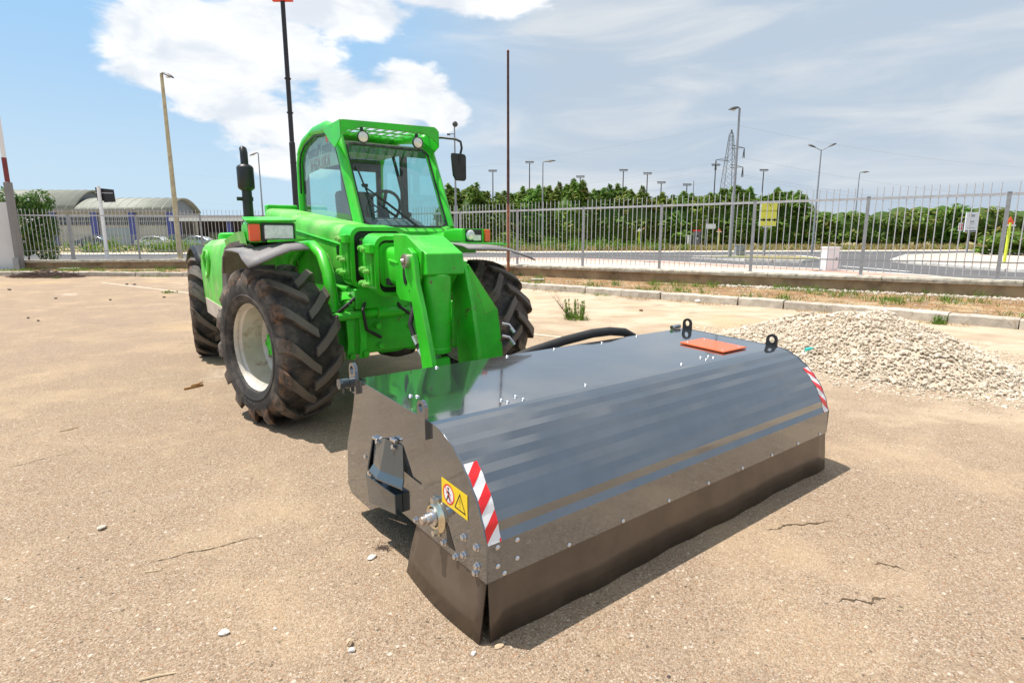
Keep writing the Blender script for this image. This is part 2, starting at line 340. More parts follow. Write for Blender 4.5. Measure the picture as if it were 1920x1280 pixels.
# ------------------------------------------------------------------ ground materials
def yard_material():
    m_ = bpy.data.materials.new('worn_yard_surface'); m_.use_nodes = True; T = NT(m_.node_tree)
    pos = T.n('ShaderNodeNewGeometry').outputs['Position']
    sp = T.n('ShaderNodeSeparateXYZ', inp={0: pos})
    wob = T.n('ShaderNodeVectorMath', operation='ADD', inp={0: pos, 1: T.n('ShaderNodeVectorMath', operation='SCALE', inp={0: T.noise(pos, 40, 2).outputs[1], 'Scale': .012}).outputs[0]}).outputs[0]
    v1 = T.n('ShaderNodeTexVoronoi', feature='F1', inp={'Vector': wob, 'Scale': 165.0})
    cell = T.n('ShaderNodeSeparateColor', inp={0: v1.outputs['Color']})
    c = T.mix(T.ramp(cell.outputs[0], .0, 1, 0, 1, False), (0.244, 0.168, 0.110), (0.488, 0.370, 0.260))
    c = T.mix(T.ramp(cell.outputs[1], .92, .95, 0, .7), c, (0.630, 0.540, 0.441))
    c = T.mix(T.ramp(cell.outputs[2], .95, .97, 0, .7), c, (0.378, 0.176, 0.084))
    c = T.mix(T.ramp(cell.outputs[1], .06, .03, 0, .75), c, (0.126, 0.094, 0.069))
    # binder between the grains
    c = T.mix(T.math('MULTIPLY', T.ramp(v1.outputs['Distance'], .35, .75), .45), c, (0.242, 0.171, 0.110))
    # coarser lighter and darker spots, wear streaks along the traffic direction
    v2 = T.n('ShaderNodeTexVoronoi', feature='F1', inp={'Vector': wob, 'Scale': 46.0})
    c2 = T.n('ShaderNodeSeparateColor', inp={0: v2.outputs['Color']})
    sp2 = T.math('MULTIPLY', T.ramp(c2.outputs[0], .95, .975), T.ramp(v2.outputs['Distance'], .45, .2))
    c = T.mix(sp2, c, (0.588, 0.498, 0.398))
    sp3 = T.math('MULTIPLY', T.ramp(c2.outputs[1], .965, .98), T.ramp(v2.outputs['Distance'], .42, .2))
    c = T.mix(sp3, c, (0.115, 0.088, 0.062))
    n1 = T.noise(pos, 1.3, 8, .62, .3).outputs[0]
    n2 = T.noise(pos, .35, 5, .6, .5).outputs[0]
    n3 = T.noise(T.mapping(pos, sc=(.7, 1.8, 1), rot=(0, 0, R(-12))), 1.1, 10, .72, .9).outputs[0]
    c = T.mix(T.ramp(n1, .44, .72, 0, .45), c, (0.557, 0.405, 0.246))
    c = T.mix(T.ramp(n3, .54, .78, 0, .5), c, (0.252, 0.186, 0.136))
    c = T.mix(T.ramp(n3, .40, .24, 0, .45), c, (0.525, 0.415, 0.320))
    # pale scuffs and darker rubbed patches
    sc_ = T.noise(T.mapping(pos, sc=(.8, 3.0, 1), rot=(0, 0, R(-22))), 2.6, 9, .75, .6).outputs[0]
    c = T.mix(T.ramp(sc_, .66, .74, 0, .55), c, (0.630, 0.519, 0.409))
    c = T.mix(T.ramp(sc_, .34, .27, 0, .45), c, (0.210, 0.146, 0.095))
    # pale dust lies thicker towards the kerbs, the far side of the yard and round the gravel
    far = T.ramp(T.math('ADD', T.math('ADD', T.math('MULTIPLY', sp.outputs[1], .85), T.math('MULTIPLY', sp.outputs[0], .85)), T.math('MULTIPLY', T.math('SUBTRACT', n1, .5), 5.0)), 4.6, 11.5)
    nd = T.noise(T.mapping(pos, sc=(.6, 1.6, 1), rot=(0, 0, R(-30))), 1.6, 8, .62, .4).outputs[0]
    dust = T.math('MULTIPLY', far, T.ramp(nd, .28, .60, .40, .90))
    c = T.mix(dust, c, T.mix(T.ramp(n1, .35, .65), (0.525, 0.399, 0.267), (0.630, 0.509, 0.372)))
    c = T.mix(T.math('MULTIPLY', T.ramp(n2, .52, .66), .5), c, (0.525, 0.374, 0.200))
    n5 = T.noise(pos, .55, 6, .65, .8).outputs[0]
    c = T.mix(T.ramp(n5, .40, .30, 0, .55), c, (0.242, 0.177, 0.131))
    c = T.mix(T.ramp(n5, .58, .72, 0, .6), c, (0.618, 0.495, 0.388))
    b = T.n('ShaderNodeBsdfPrincipled', inp={'Base Color': c, 'Roughness': .93, 'Specular IOR Level': .2})
    h = T.math('ADD', T.math('MULTIPLY', T.ramp(v1.outputs['Distance'], 0, .7, 1, 0), .6), T.math('MULTIPLY', T.noise(pos, 130, 4).outputs[0], 1.2))
    h = T.math('ADD', h, T.math('MULTIPLY', T.noise(pos, 14, 5).outputs[0], .8))
    bp = T.n('ShaderNodeBump', inp={'Strength': .8, 'Distance': .0065, 'Height': h})
    T.t.links.new(bp.outputs[0], b.inputs['Normal'])
    o = T.n('ShaderNodeOutputMaterial'); T.t.links.new(b.outputs[0], o.inputs[0]); return m_
YARD = yard_material()
SOIL = mat('dry_soil', (.285, .165, .078), .97, var=.35, scale=3.0, col2=(.40, .29, .165), c2lo=.48, c2hi=.64, c2scale=1.1, bump=1.6, bscale=14, space='World')
ASPH = mat('asphalt', (.105, .10, .10), .9, var=.12, scale=1.2, col2=(.17, .16, .15), c2lo=.5, c2hi=.75, c2scale=.3, bump=.5, bscale=40, space='World')
PAVE = mat('pale_paving', (.60, .49, .38), .9, var=.08, scale=1.0, col2=(.50, .33, .25), c2lo=.52, c2hi=.7, c2scale=.25, space='World')
PINK = mat('pink_paving', (.56, .30, .23), .9, var=.10, scale=1.0, col2=(.62, .46, .36), c2lo=.5, c2hi=.7, c2scale=.4, space='World')
PKERB = mat('road_kerb', (.62, .58, .52), .85, var=.12, scale=1.5, space='World')
FIELD = mat('dry_field', (.34, .26, .12), .97, var=.25, scale=.6, col2=(.20, .21, .06), c2lo=.48, c2hi=.62, c2scale=.22, space='World')
MARK = mat('road_marking', (.72, .72, .70), .7, var=.08, space='World')
OUT = 0.14            # level of the street outside the wall

def sheet(name, pts, mt, z, thick=.0):
    mb = MB()
    P = [Vector((p[0], p[1], z)) for p in pts]
    if thick: mb.prism([p - Vector((0, 0, thick)) for p in P], (0, 0, thick))
    else: mb.add(P, [tuple(range(len(P)))])
    return tag(mb.build(name, mt), kind='structure')

# the land out to the horizon, lying a little below the yard and the street
sheet('terrain', [(-4000, -60), (4000, -60), (4000, 5000), (-4000, 5000)], FIELD, -.03)

# lines of the place: kerb of the yard and boundary walls (photo pixels turned into ground points)
KR = [Vector((-4.8, 20.7, 0)), Vector((.33, 16.0, 0)), Vector((3.45, 13.15, 0)), Vector((6.1, 10.75, 0)), Vector((7.9, 8.75, 0)), Vector((11.0, 5.2, 0))]
KL = [Vector((-24.0, 21.9, 0)), Vector((-16.7, 21.3, 0)), Vector((-12.1, 21.0, 0)), Vector((-4.8, 20.7, 0))]
CORNER = Vector((-7.9, 25.96, 0))
FRD = Vector((math.cos(-.6189), math.sin(-.6189), 0)); FRO = Vector((2.306, 18.687, 0))
FLD = Vector((math.cos(.1341), math.sin(.1341), 0)); FLO = Vector((-18.71, 24.51, 0))
WR1 = FRO + FRD * 16.0; WL0 = FLO - FLD * 2.15
yard_pts = [(-60, -20), (20, -20), (30, 0)] + [(p.x, p.y) for p in reversed(KR)] + [(p.x, p.y) for p in reversed(KL[:-1])] + [(-60, 24)]
def yard_sheet():
    return sheet('yard', yard_pts, YARD, 0.0)
yard_sheet()
soil_pts = [(p.x, p.y) for p in KR] + [(WR1.x, WR1.y), (CORNER.x, CORNER.y), (WL0.x, WL0.y), (KL[0].x, KL[0].y + 3)] + [(p.x, p.y) for p in KL[:-1]]
mb = MB()
def poly_inside(p, poly):
    c_ = False; j = len(poly) - 1
    for i in range(len(poly)):
        (xi, yi), (xj, yj) = poly[i], poly[j]
        if (yi > p[1]) != (yj > p[1]) and p[0] < (xj - xi) * (p[1] - yi) / (yj - yi) + xi: c_ = not c_
        j = i
    return c_
sheet('soil_strip', soil_pts, SOIL, .095)

# street outside
RD = [(-70, 27.0), (CORNER.x - 20, CORNER.y + .2), (CORNER.x, CORNER.y + 1.2), (16, 9.5), (30, 2), (120, -8), (120, 64.6), (-70, 35)]
sheet('road', RD, ASPH, OUT)
off = Vector((-FRD.y, FRD.x, 0))
def gp(px, py, z=OUT): q = ground(px, py, z); return (q.x, q.y)
near_edge = [gp(700, 486), gp(960, 486.5), gp(1100, 488.5), gp(1247, 493.5), gp(1399, 502), gp(1575, 511), gp(1760, 524)]
pv_back = [CORNER + Vector((1, 8, 0)), ]
inner = [(CORNER - FRD * 4 + off * .2), WR1 + off * .2]
sheet('pavement', [(inner[0].x, inner[0].y)] + near_edge + [(inner[1].x, inner[1].y)], PAVE, OUT + .10, .10)
nk = near_edge
mb = MB()
for i in range(len(nk) - 1):
    a, b = Vector((*nk[i], OUT + .106)), Vector((*nk[i + 1], OUT + .106)); d = (b - a).normalized(); s_ = Vector((d.y, -d.x, 0))
    mb.add([a, b, b + s_ * 1.5, a + s_ * 1.5], [(0, 1, 2, 3)])
tag(mb.build('pink_path', PINK), kind='structure')
# left side: pavement behind the wall, road, far kerb
sheet('left_pavement', [(-60, 28.2), (WL0.x, WL0.y + .25), (CORNER.x - .4, CORNER.y + .25), (CORNER.x + 2, CORNER.y + 4), (-60, 34)], PAVE, OUT + .10, .10)
FK0, FK1 = Vector((-60, 36.5, 0)), Vector((110, 63, 0)); FKD = (FK1 - FK0).normalized(); FKN = Vector((-FKD.y, FKD.x, 0))
sheet('far_pavement', [tuple(FK0.xy), tuple(FK1.xy), tuple((FK1 + FKN * 4).xy), tuple((FK0 + FKN * 4).xy)], PAVE, OUT + .13, .13)
sheet('verge', [tuple((FK0 + FKN * 4.0).xy), tuple((FK1 + FKN * 4.0).xy), tuple((FK1 + FKN * 60).xy), tuple((FK0 + FKN * 60).xy)], FIELD, OUT + .08)
def kerb_run(name, pts, mt, w=.20, h=.17, L=1.0, z0=0.0, gap=.012, jit=.012):
    root = tag(empty(name, (pts[0].x, pts[0].y, 0)), kind='structure')
    base = MB().box((0, 0, 0), (1, 1, 1)).mesh('kerb_stone')
    variants = []
    for k in range(4):
        b_ = MB(); n_ = 6
        rows = []
        rnd = random.Random(50 + k)
        prof = [(-.5, -.5), (-.5, .38), (-.38, .5), (.5, .5), (.5, -.5)]
        for i in range(n_ + 1):
            x = -.5 + i / n_
            rows.append([(x + (rnd.uniform(-.012, .012) if i in (0, n_) else 0), p[0] + rnd.uniform(-.035, .035), p[1] + (rnd.uniform(-.05, .03) if p[1] > 0 else 0)) for p in prof])
        b_.grid(rows); k_ = len(prof)
        b_.f.append(tuple(range(k_))); b_.f.append(tuple(range(n_ * k_, n_ * k_ + k_)))
        me = b_.mesh('kerb_stone'); me.materials.append(mt); variants.append(me)
    j = 0
    for i in range(len(pts) - 1):
        a, b = pts[i], pts[i + 1]; d = b - a; n_ = max(1, round(d.length / L)); d.normalize(); ln = (b - a).length / n_
        for q in range(n_):
            o = link('kerb_stone', variants[j % 4], mt, root); j += 1
            c_ = a + d * (q + .5) * ln
            o.location = c_ - root.location + Vector((random.uniform(-jit, jit), random.uniform(-jit, jit), z0 + h / 2 - .02 + random.uniform(-.01, .008)))
            o.scale = (ln - gap - random.uniform(0, .015), w, h + .04)
            o.rotation_euler = (random.uniform(-.03, .03), random.uniform(-.012, .012), math.atan2(d.y, d.x) + random.uniform(-.012, .012))
    return root
kerb_run('right_kerb', [p + Vector((.06, .05, 0)) for p in KR], KERBM)
kerb_run('left_kerb', [p + Vector((0, .06, 0)) for p in KL[:-1]] + [KL[-1] + Vector((-.15, .06, 0))], KERBM)
kerb_run('far_kerb', [FK0 + FKD * 8 - FKN * .16, FK1 - FKD * 40 - FKN * .16], PKERB, w=.3, h=.15, L=3.0, z0=OUT, gap=.05)
kerb_run('near_road_kerb', [Vector((*p, 0)) for p in near_edge], PKERB, w=.2, h=.12, L=2.0, z0=OUT, gap=.03)

# traffic island with its white kerb, right of the junction
isl = [gp(1300, 484), gp(1420, 481.5), gp(1500, 483), gp(1545, 488), gp(1500, 493), gp(1400, 490.5)]
sheet('traffic_island', isl, FIELD, OUT + .12, .12)
kerb_run('island_kerb', [Vector((*p, 0)) for p in isl] + [Vector((*isl[0], 0))], PKERB, w=.25, h=.14, L=1.5, z0=OUT, gap=.04)
plaza = [gp(1672, 490), gp(1700, 480), gp(1800, 477), gp(1990, 480), gp(2100, 520), gp(1890, 509), gp(1780, 500), gp(1705, 495)]
sheet('corner_pavement', plaza, PAVE, OUT + .12, .12)
kerb_run('corner_kerb', [Vector((*plaza[i], 0)) for i in (1, 0, 7, 6, 5, 4)], PKERB, w=.2, h=.13, L=1.4, z0=OUT, gap=.03)
mb = MB()
for seg in ([(1580, 499), (1640, 503.5), (1705, 509)],):
    for i in range(len(seg) - 1):
        a, b = ground(*seg[i], OUT + .006), ground(*seg[i + 1], OUT + .006); d = (b - a).normalized(); s_ = Vector((-d.y, d.x, 0)) * .12
        mb.add([a - s_, b - s_, b + s_, a + s_], [(0, 1, 2, 3)])
tag(mb.build('road_marking', MARK), kind='structure')
# open cracks in the surface, filled with dark dirt
CRK = mat('crack_dirt', (.13, .085, .045), .97, var=.4, scale=40, bump=1.0, bscale=120, space='World')
rc = random.Random(8)
for pts_ in ([(1437, 994), (1475, 985), (1520, 981), (1575, 976)], [(1565, 1128), (1605, 1123), (1640, 1125), (1668, 1122)], [(1630, 1052), (1665, 1058), (1700, 1068)], [(235, 1068), (330, 1040), (420, 1020), (500, 1003)], [(300, 590), (420, 580), (470, 577)], [(0, 880), (70, 862), (160, 842)], [(20, 655), (120, 640), (260, 628)]):
    P = []
    for i in range(len(pts_) - 1):
        for q in range(10): t = q / 10; P.append(ground(pts_[i][0] + (pts_[i + 1][0] - pts_[i][0]) * t, pts_[i][1] + (pts_[i + 1][1] - pts_[i][1]) * t, .0025) + Vector((0, .030 * mnoise.noise((len(P) * .22, pts_[0][0] * .13, 0)) + rc.uniform(-.002, .002), 0)))
    mb = MB(); n_ = len(P)
    rows = []
    for i, p in enumerate(P):
        w_ = (.0022 + .006 * rc.random() ** 3) * min(1, 4 * i / n_ + .1, 4 * (n_ - i) / n_) * (.7 if pts_[0][0] < 600 else 1.2); rows.append([p + Vector((0, -w_, 0)), p + Vector((0, w_, 0))])
    mb.grid(rows); tag(mb.build('surface_crack', CRK), kind='structure')
# worn painted bay line crossing the yard under the machine
WORN = mat('worn_line_paint', (.64, .55, .43), .9, var=.1, scale=3, col2=(.46, .37, .26), c2lo=.42, c2hi=.6, c2scale=5, space='World')
mb = MB(); a, b = ground(150, 523, .004), ground(1100, 640, .004)
a, b = ground(190, 529.5, .004), ground(1060, 633, .004); d = (b - a).normalized(); s_ = Vector((-d.y, d.x, 0)) * .05
mb.add([a - s_, b - s_, b + s_, a + s_], [(0, 1, 2, 3)])
tag(mb.build('bay_line', WORN), kind='structure')

# ------------------------------------------------------------------ boundary walls with coping
def low_wall(label, p0, p1, nb, h=.50, ground_z=.0, panel=2.6):
    root = tag(empty('boundary_wall', p0), label, 'wall')
    d = (p1 - p0); L = d.length; d.normalize(); nrm = Vector((d.y, -d.x, 0))
    rot = math.atan2(d.y, d.x); root.rotation_euler = (0, 0, rot)
    n_ = int(L / .35); rows = []
    rnd = random.Random(3)
    for i in range(n_ + 1):
        x = L * i / n_; w_ = .10 + rnd.uniform(-.006, .006)
        rows.append([(x, -w_, -.05), (x, -w_, h - .125), (x, .10, h - .125), (x, .10, -.05)])
    MB().grid(rows).build('wall_body', CONC, root)
    k = round(L / panel); ln = L / k
    for v in range(k):
        b_ = MB(); m_ = 9; rows = []
        for i in range(m_ + 1):
            x = -ln / 2 + .006 + (ln - .012) * i / m_
            e = [rnd.uniform(-.012, .006) for _ in range(6)]
            if i in (0, m_): e = [q - .015 for q in e]
            rows.append([(x, -.17 - e[0], -.03), (x, -.185 - e[1], .04), (x, -.17 - e[2], .085 + e[3] * .3), (x, .0, .10 + e[4] * .3), (x, .15 + e[5], .085), (x, .15, -.03)])
        b_.grid(rows); q = 6
        b_.f += [tuple(range(q)), tuple(range(m_ * q, m_ * q + q)), ]
        b_.f += [(i * q, (i + 1) * q, (i + 1) * q + 5, i * q + 5) for i in range(m_)]
        o = b_.build('coping_stone', COPE, root, loc=(ln * (v + .5), 0, h - .10 + .003)); o.rotation_euler = (0, rnd.uniform(-.003, .003), 0)
    return root
WLh = .495
low_wall('long low concrete wall with rough coping under the right fence', CORNER + FRD * .15 + Vector((0, 0, 0)), WR1, 10)
low_wall('low concrete wall with pale coping under the fence left of the green machine', WL0, CORNER - FLD * .15, 6)

# ------------------------------------------------------------------ fences of welded pickets
def fence(label, o0, d, i0, i1, sp=2.6, z0=.497, zt=2.372, nb=16, cut0=0.0):
    root = tag(empty('picket_fence', o0 + d * sp * i0), label, 'fence', 'steel picket fences on the boundary wall')
    rot = math.atan2(d.y, d.x); root.rotation_euler = (0, 0, rot)
    post = MB().box((0, 0, (zt - z0) / 2), (.075, .05, zt - z0 + .01)); post.box((0, 0, zt - z0 + .012), (.085, .06, .014)); post.box((0, -.0, .004), (.15, .10, .012))
    pm = post.mesh('post')
    rail = MB().box((0, 0, 0), (sp - .08, .028, .058)).mesh('top_rail')
    rail2 = MB().box((0, 0, 0), (sp - .08, .022, .032)).mesh('bottom_rail')
    barm = MB().tube([(0, 0, .07), (0, 0, zt - z0 + .20), (0, 0, zt - z0 + .235)], [.0115, .0115, .005], 6).mesh('bar', 40)
    for me in (pm, rail2): me.materials.append(GALV)
    for me in (rail, barm): me.materials.append(GALV_B)
    for i in range(i0, i1 + 1):
        x = (i - i0) * sp
        o = link('post', pm, GALV, root); o.location = (x, 0, z0)
        if i == i1: break
        o = link('top_rail', rail, GALV, root); o.location = (x + sp / 2, -.012, zt - .035)
        o = link('bottom_rail', rail2, GALV, root); o.location = (x + sp / 2, -.012, z0 + .37)
        for k in range(nb):
            o = link('bar', barm, GALV, root); o.location = (x + sp * (k + 1) / (nb + 1) + random.uniform(-.006, .006), -.012, z0)
            o.rotation_euler = (random.uniform(-.006, .006), random.uniform(-.006, .006), 0)
    return root
fence('grey steel picket fence running along the right of the yard', FRO, FRD, -4, 5)
fence('grey steel picket fence left of the green machine', FLO, FLD, 0, 4)
fence('short corner panel of steel fence behind the green machine', FRO - FRD * 12.46, FRD, 0, 1, sp=2.04, nb=12)
# short end panel of the left fence, overgrown by the shrub
fence('last steel fence panel half hidden in the flowering shrub at the left edge', FLO - FLD * 2.1, FLD, 0, 1, sp=2.02, nb=12)

# ------------------------------------------------------------------ gravel heap
PILE_C = Vector((4.35, 6.95, 0))
OUTL = [(2.75, 7.8), (2.95, 6.9), (3.15, 6.1), (3.45, 5.5), (3.95, 5.12), (4.45, 4.85), (4.85, 4.95), (5.35, 5.75), (5.75, 6.7), (5.85, 7.6), (5.55, 8.4), (4.9, 8.85), (4.1, 8.9), (3.2, 8.5)]
def pile_h(x, y):
    a = math.atan2(y - PILE_C.y, x - PILE_C.x); best = None
    n_ = len(OUTL)
    for i in range(n_):
        (x0, y0), (x1, y1) = OUTL[i], OUTL[(i + 1) % n_]
        dxr, dyr = math.cos(a), math.sin(a); ex, ey = x1 - x0, y1 - y0
        den = dxr * ey - dyr * ex
        if abs(den) < 1e-9: continue
        t = ((x0 - PILE_C.x) * ey - (y0 - PILE_C.y) * ex) / den
        s_ = ((x0 - PILE_C.x) * dyr - (y0 - PILE_C.y) * dxr) / den
        if t > 0 and -1e-6 <= s_ <= 1 + 1e-6: best = t
    if best is None: return 0
    r = math.hypot(x - PILE_C.x, y - PILE_C.y) / best
    if r >= 1: return -.02
    h = .49 * (1 - r ** 1.35) ** .92
    h += (.10 * mnoise.noise((x * 1.3, y * 1.3, 1.7)) + .05 * mnoise.noise((x * 4, y * 4, 5.1))) * min(1, 3 * (1 - r))
    return h
GRAVEL = mat('pale_gravel', (.66, .575, .465), .92, var=.18, scale=14, col2=(.52, .40, .28), c2lo=.58, c2hi=.75, c2scale=6, bump=.4, bscale=70, space='World', island=.34)
def stone_shape(rnd, n=0):
    bm = bmesh.new(); bmesh.ops.create_icosphere(bm, subdivisions=1, radius=1)
    P = []
    sx, sy, sz = rnd.uniform(.8, 1.35), rnd.uniform(.65, 1.0), rnd.uniform(.45, .8)
    for v in bm.verts:
        k = rnd.uniform(.72, 1.18); P.append(Vector((v.co.x * sx * k, v.co.y * sy * k, v.co.z * sz * k)))
    F = [tuple(v.index for v in f.verts) for f in bm.faces]; bm.free(); return P, F
rnd = random.Random(11)
SHAPES = [stone_shape(rnd) for _ in range(14)]
mb = MB(); N = 46
rows = [[(2.5 + 4.2 * i / N, 4.4 + 4.9 * j / N, max(-.02, pile_h(2.5 + 4.2 * i / N, 4.4 + 4.9 * j / N) - .015)) for j in range(N + 1)] for i in range(N + 1)]
mb.grid(rows)
cnt = 0
while cnt < 15000:
    x, y = rnd.uniform(2.5, 6.6), rnd.uniform(4.4, 9.2); h = pile_h(x, y)
    spill = h <= -.019
    if spill:
        # a few stones rolled off the foot
        a = min(math.hypot(x - px_, y - py_) for px_, py_ in OUTL)
        if a > .45 or rnd.random() > .10: continue
        h = 0
    P, F = rnd.choice(SHAPES)
    s_ = rnd.choice((.008, .010, .012, .015, .018, .023)) * rnd.uniform(.8, 1.2)
    if rnd.random() < .02: s_ *= 1.8
    M_ = Matrix.Rotation(rnd.uniform(0, 6.3), 3, 'Z') @ Matrix.Rotation(rnd.uniform(-.9, .9), 3, 'X')
    c_ = Vector((x, y, h + s_ * .25)); mb.add([M_ @ p * s_ + c_ for p in P], F); cnt += 1
for _ in range(7000):          # fines and small chips round the foot
    k = rnd.randrange(len(OUTL)); (x0, y0), (x1, y1) = OUTL[k], OUTL[(k + 1) % len(OUTL)]; t = rnd.random()
    ox_, oy_ = x0 + (x1 - x0) * t, y0 + (y1 - y0) * t; dv = (Vector((ox_, oy_, 0)) - PILE_C).normalized() * (abs(rnd.gauss(0, .34)) - .12)
    P, F = rnd.choice(SHAPES); s_ = rnd.uniform(.004, .012); M_ = Matrix.Rotation(rnd.uniform(0, 6.3), 3, 'Z')
    q_ = Vector((ox_ + dv.x, oy_ + dv.y, 0)); q_.z = max(0, pile_h(q_.x, q_.y)) + s_ * .3
    mb.add([M_ @ p * s_ + q_ for p in P], F)
tag(mb.build('gravel_heap', GRAVEL, recalc=False), 'low heap of pale crushed stone between sweeper and kerb', 'gravel', kind='stuff')
# grit strewn over the yard surface
mb = MB(); rnd = random.Random(21)
GRIT = mat('grit', (.46, .36, .25), .9, var=.4, scale=30, space='World')
for _ in range(6500):
    d_ = 1.3 + 9 * rnd.random() ** 1.7; a = rnd.uniform(-.85, .85); x, y = d_ * math.tan(a) if abs(a) < .8 else d_ * a, d_
    P, F = rnd.choice(SHAPES); s_ = rnd.uniform(.0014, .0036) * (1 + .7 * (rnd.random() < .08))
    M_ = Matrix.Rotation(rnd.uniform(0, 6.3), 3, 'Z'); mb.add([M_ @ p * s_ + Vector((x, y, s_ * .3)) for p in P], F)
tag(mb.build('grit', GRIT, recalc=False), 'fine loose grit strewn over the worn yard surface', 'grit', kind='stuff')

# ------------------------------------------------------------------ telehandler
TH = empty('telehandler', (-1.0967, 4.8154, 0), R(36))
tag(TH, 'bright green telescopic handler with wheels turned, parked behind the grey sweeper', 'telehandler')
def v(a, b, z): return Vector((a, -b, z))
def pa(poly, a): return [v(a, b, z) for b, z in poly]           # outline in the side plane

# --- wheels
def tyre_material():
    m_ = bpy.data.materials.new('dusty_tyre'); m_.use_nodes = True; T = NT(m_.node_tree)
    oc = T.n('ShaderNodeTexCoord').outputs['Object']; s_ = T.n('ShaderNodeSeparateXYZ', inp={0: oc})
    r = T.math('SQRT', T.math('ADD', T.math('MULTIPLY', s_.outputs[1], s_.outputs[1]), T.math('MULTIPLY', s_.outputs[2], s_.outputs[2])))
    ax = T.math('ABSOLUTE', s_.outputs[0])
    n1 = T.noise(oc, 6, 7, .65).outputs[0]; n2 = T.noise(oc, 22, 6, .65).outputs[0]
    c = T.mix(T.ramp(n1, .3, .7), (.026, .024, .023), (.056, .051, .046))
    c = T.mix(T.ramp(T.math('ADD', r, T.math('MULTIPLY', T.math('SUBTRACT', n2, .5), .04)), .578, .600, 0, .85), c, (.150, .128, .110))
    sh = T.math('MULTIPLY', T.ramp(ax, .175, .215), T.ramp(r, .455, .50))
    c = T.mix(T.math('MULTIPLY', sh, T.ramp(n2, .38, .62, .1, .85)), c, T.mix(T.ramp(n1, .4, .6), (.20, .105, .055), (.17, .135, .10)))
    c = T.mix(T.math('MULTIPLY', T.ramp(n1, .46, .70), .6), c, (.17, .135, .105))
    b = T.n('ShaderNodeBsdfPrincipled', inp={'Base Color': c, 'Roughness': .72, 'Specular IOR Level': .35})
    bp = T.n('ShaderNodeBump', inp={'Strength': .35, 'Distance': .004, 'Height': T.noise(oc, 70, 5, .7).outputs[0]})
    T.t.links.new(bp.outputs[0], b.inputs['Normal'])
    o = T.n('ShaderNodeOutputMaterial'); T.t.links.new(b.outputs[0], o.inputs[0]); return m_
TYRE = tyre_material()
def tyre_mesh():
    mb = MB()
    half = [(.328, .185), (.338, .212), (.352, .222), (.385, .228), (.392, .234), (.399, .229), (.44, .236), (.485, .228), (.52, .205), (.545, .165), (.556, .09)]
    prof = half + [(.558, 0)] + [(r, -h) for r, h in reversed(half)]
    mb.lathe(prof, n=72)
    mb.f = [f for f in mb.f if len(f) == 4]
    NL = 14
    for sd in (-1, 1):
        for k in range(NL):
            p0 = 2 * math.pi * (k + (.5 if sd > 0 else 0)) / NL
            st = [(-.014, .605, .036, 0.0), (.05, .606, .041, .085), (.11, .604, .045, .185), (.165, .598, .050, .28), (.205, .585, .056, .34), (.232, .545, .060, .37), (.236, .50, .060, .375)]
            vs = []
            for (x, r, w, dphi) in st:
                for (rr, ww) in ((r, w * .82), (r, -w * .82), (min(r - .02, .535) if x < .2 else r - .06, -w * 1.15), (min(r - .02, .535) if x < .2 else r - .06, w * 1.15)):
                    ph = p0 + dphi + ww / .6
                    vs.append((sd * x, rr * math.cos(ph), rr * math.sin(ph)))
            fs = [(0, 1, 2, 3), tuple(range(len(vs) - 4, len(vs)))]
            for i in range(len(st) - 1):
                a = i * 4; fs += [(a + j, a + (j + 1) % 4, a + 4 + (j + 1) % 4, a + 4 + j) for j in range(4)]
            mb.add(vs, fs)
    return mb.mesh('tyre', 32)
TY = tyre_mesh(); TY.materials.append(TYRE)
rimp = [(.318, .165), (.328, .188), (.345, .212), (.350, .214), (.350, .206), (.336, .188), (.322, .160), (.300, .140), (.292, .05), (.285, -.01), (.262, -.035), (.165, -.045), (.16, -.055), (.0, -.055)]
RM = MB().lathe(rimp, n=56, cap=False).lathe([(.318, -.165), (.345, -.21), (.33, -.19), (.29, -.06), (.25, -.05), (.0, -.06)], n=48, cap=False).mesh('rim', 30); RM.materials.append(RIM)
HB = MB().lathe([(.0, .055), (.075, .055), (.095, .045), (.115, .02), (.135, -.02), (.15, -.055), (.15, -.075), (0, -.075)], n=32)
for k in range(6):
    a = k * math.pi / 3; HB.cyl((.045, .075 * math.cos(a), .075 * math.sin(a)), (.063, .075 * math.cos(a), .075 * math.sin(a)), .012, n=6)
HB = HB.mesh('wheel', 30); HB.materials.append(GREEN)
WB = MB()
WB.cyl((-.06, 0, 0), (-.018, 0, 0), .016, n=6).cyl((-.06, 0, 0), (-.008, 0, 0), .009, n=8)
WB = WB.mesh('wheel_bolt'); WB.materials.append(PIN)
def wheel(a, b, steer, outer):
    w_ = link('wheel', HB, GREEN, TH); w_.location = v(a, b, .598)
    w_.rotation_euler = (0, 0, steer + (math.pi if outer < 0 else 0))
    t_ = link('tyre', TY, TYRE, w_); t_.rotation_euler = (random.uniform(0, 6), 0, 0)
    link('rim', RM, RIM, w_)
    for k in range(10):
        o = link('wheel_bolt', WB, PIN, w_); an = 2 * math.pi * k / 10; o.location = (.012, .205 * math.cos(an), .205 * math.sin(an))
    return w_
FRW = wheel(-.875, 0, R(13), -1)
text('tyre_marking', '18-22.5', .075, mat('sidewall_lettering', (.10, .095, .09), .7), FRW,
     Matrix.Rotation(R(-6), 4, 'X') @ frame((.234, -.02, -.44), (0, 1, 0), (0, 0, 1)))
wheel(.895, 0, R(13), 1)
wheel(-.84, -3.12, R(-9), -1)
wheel(.84, -3.12, R(-9), 1)

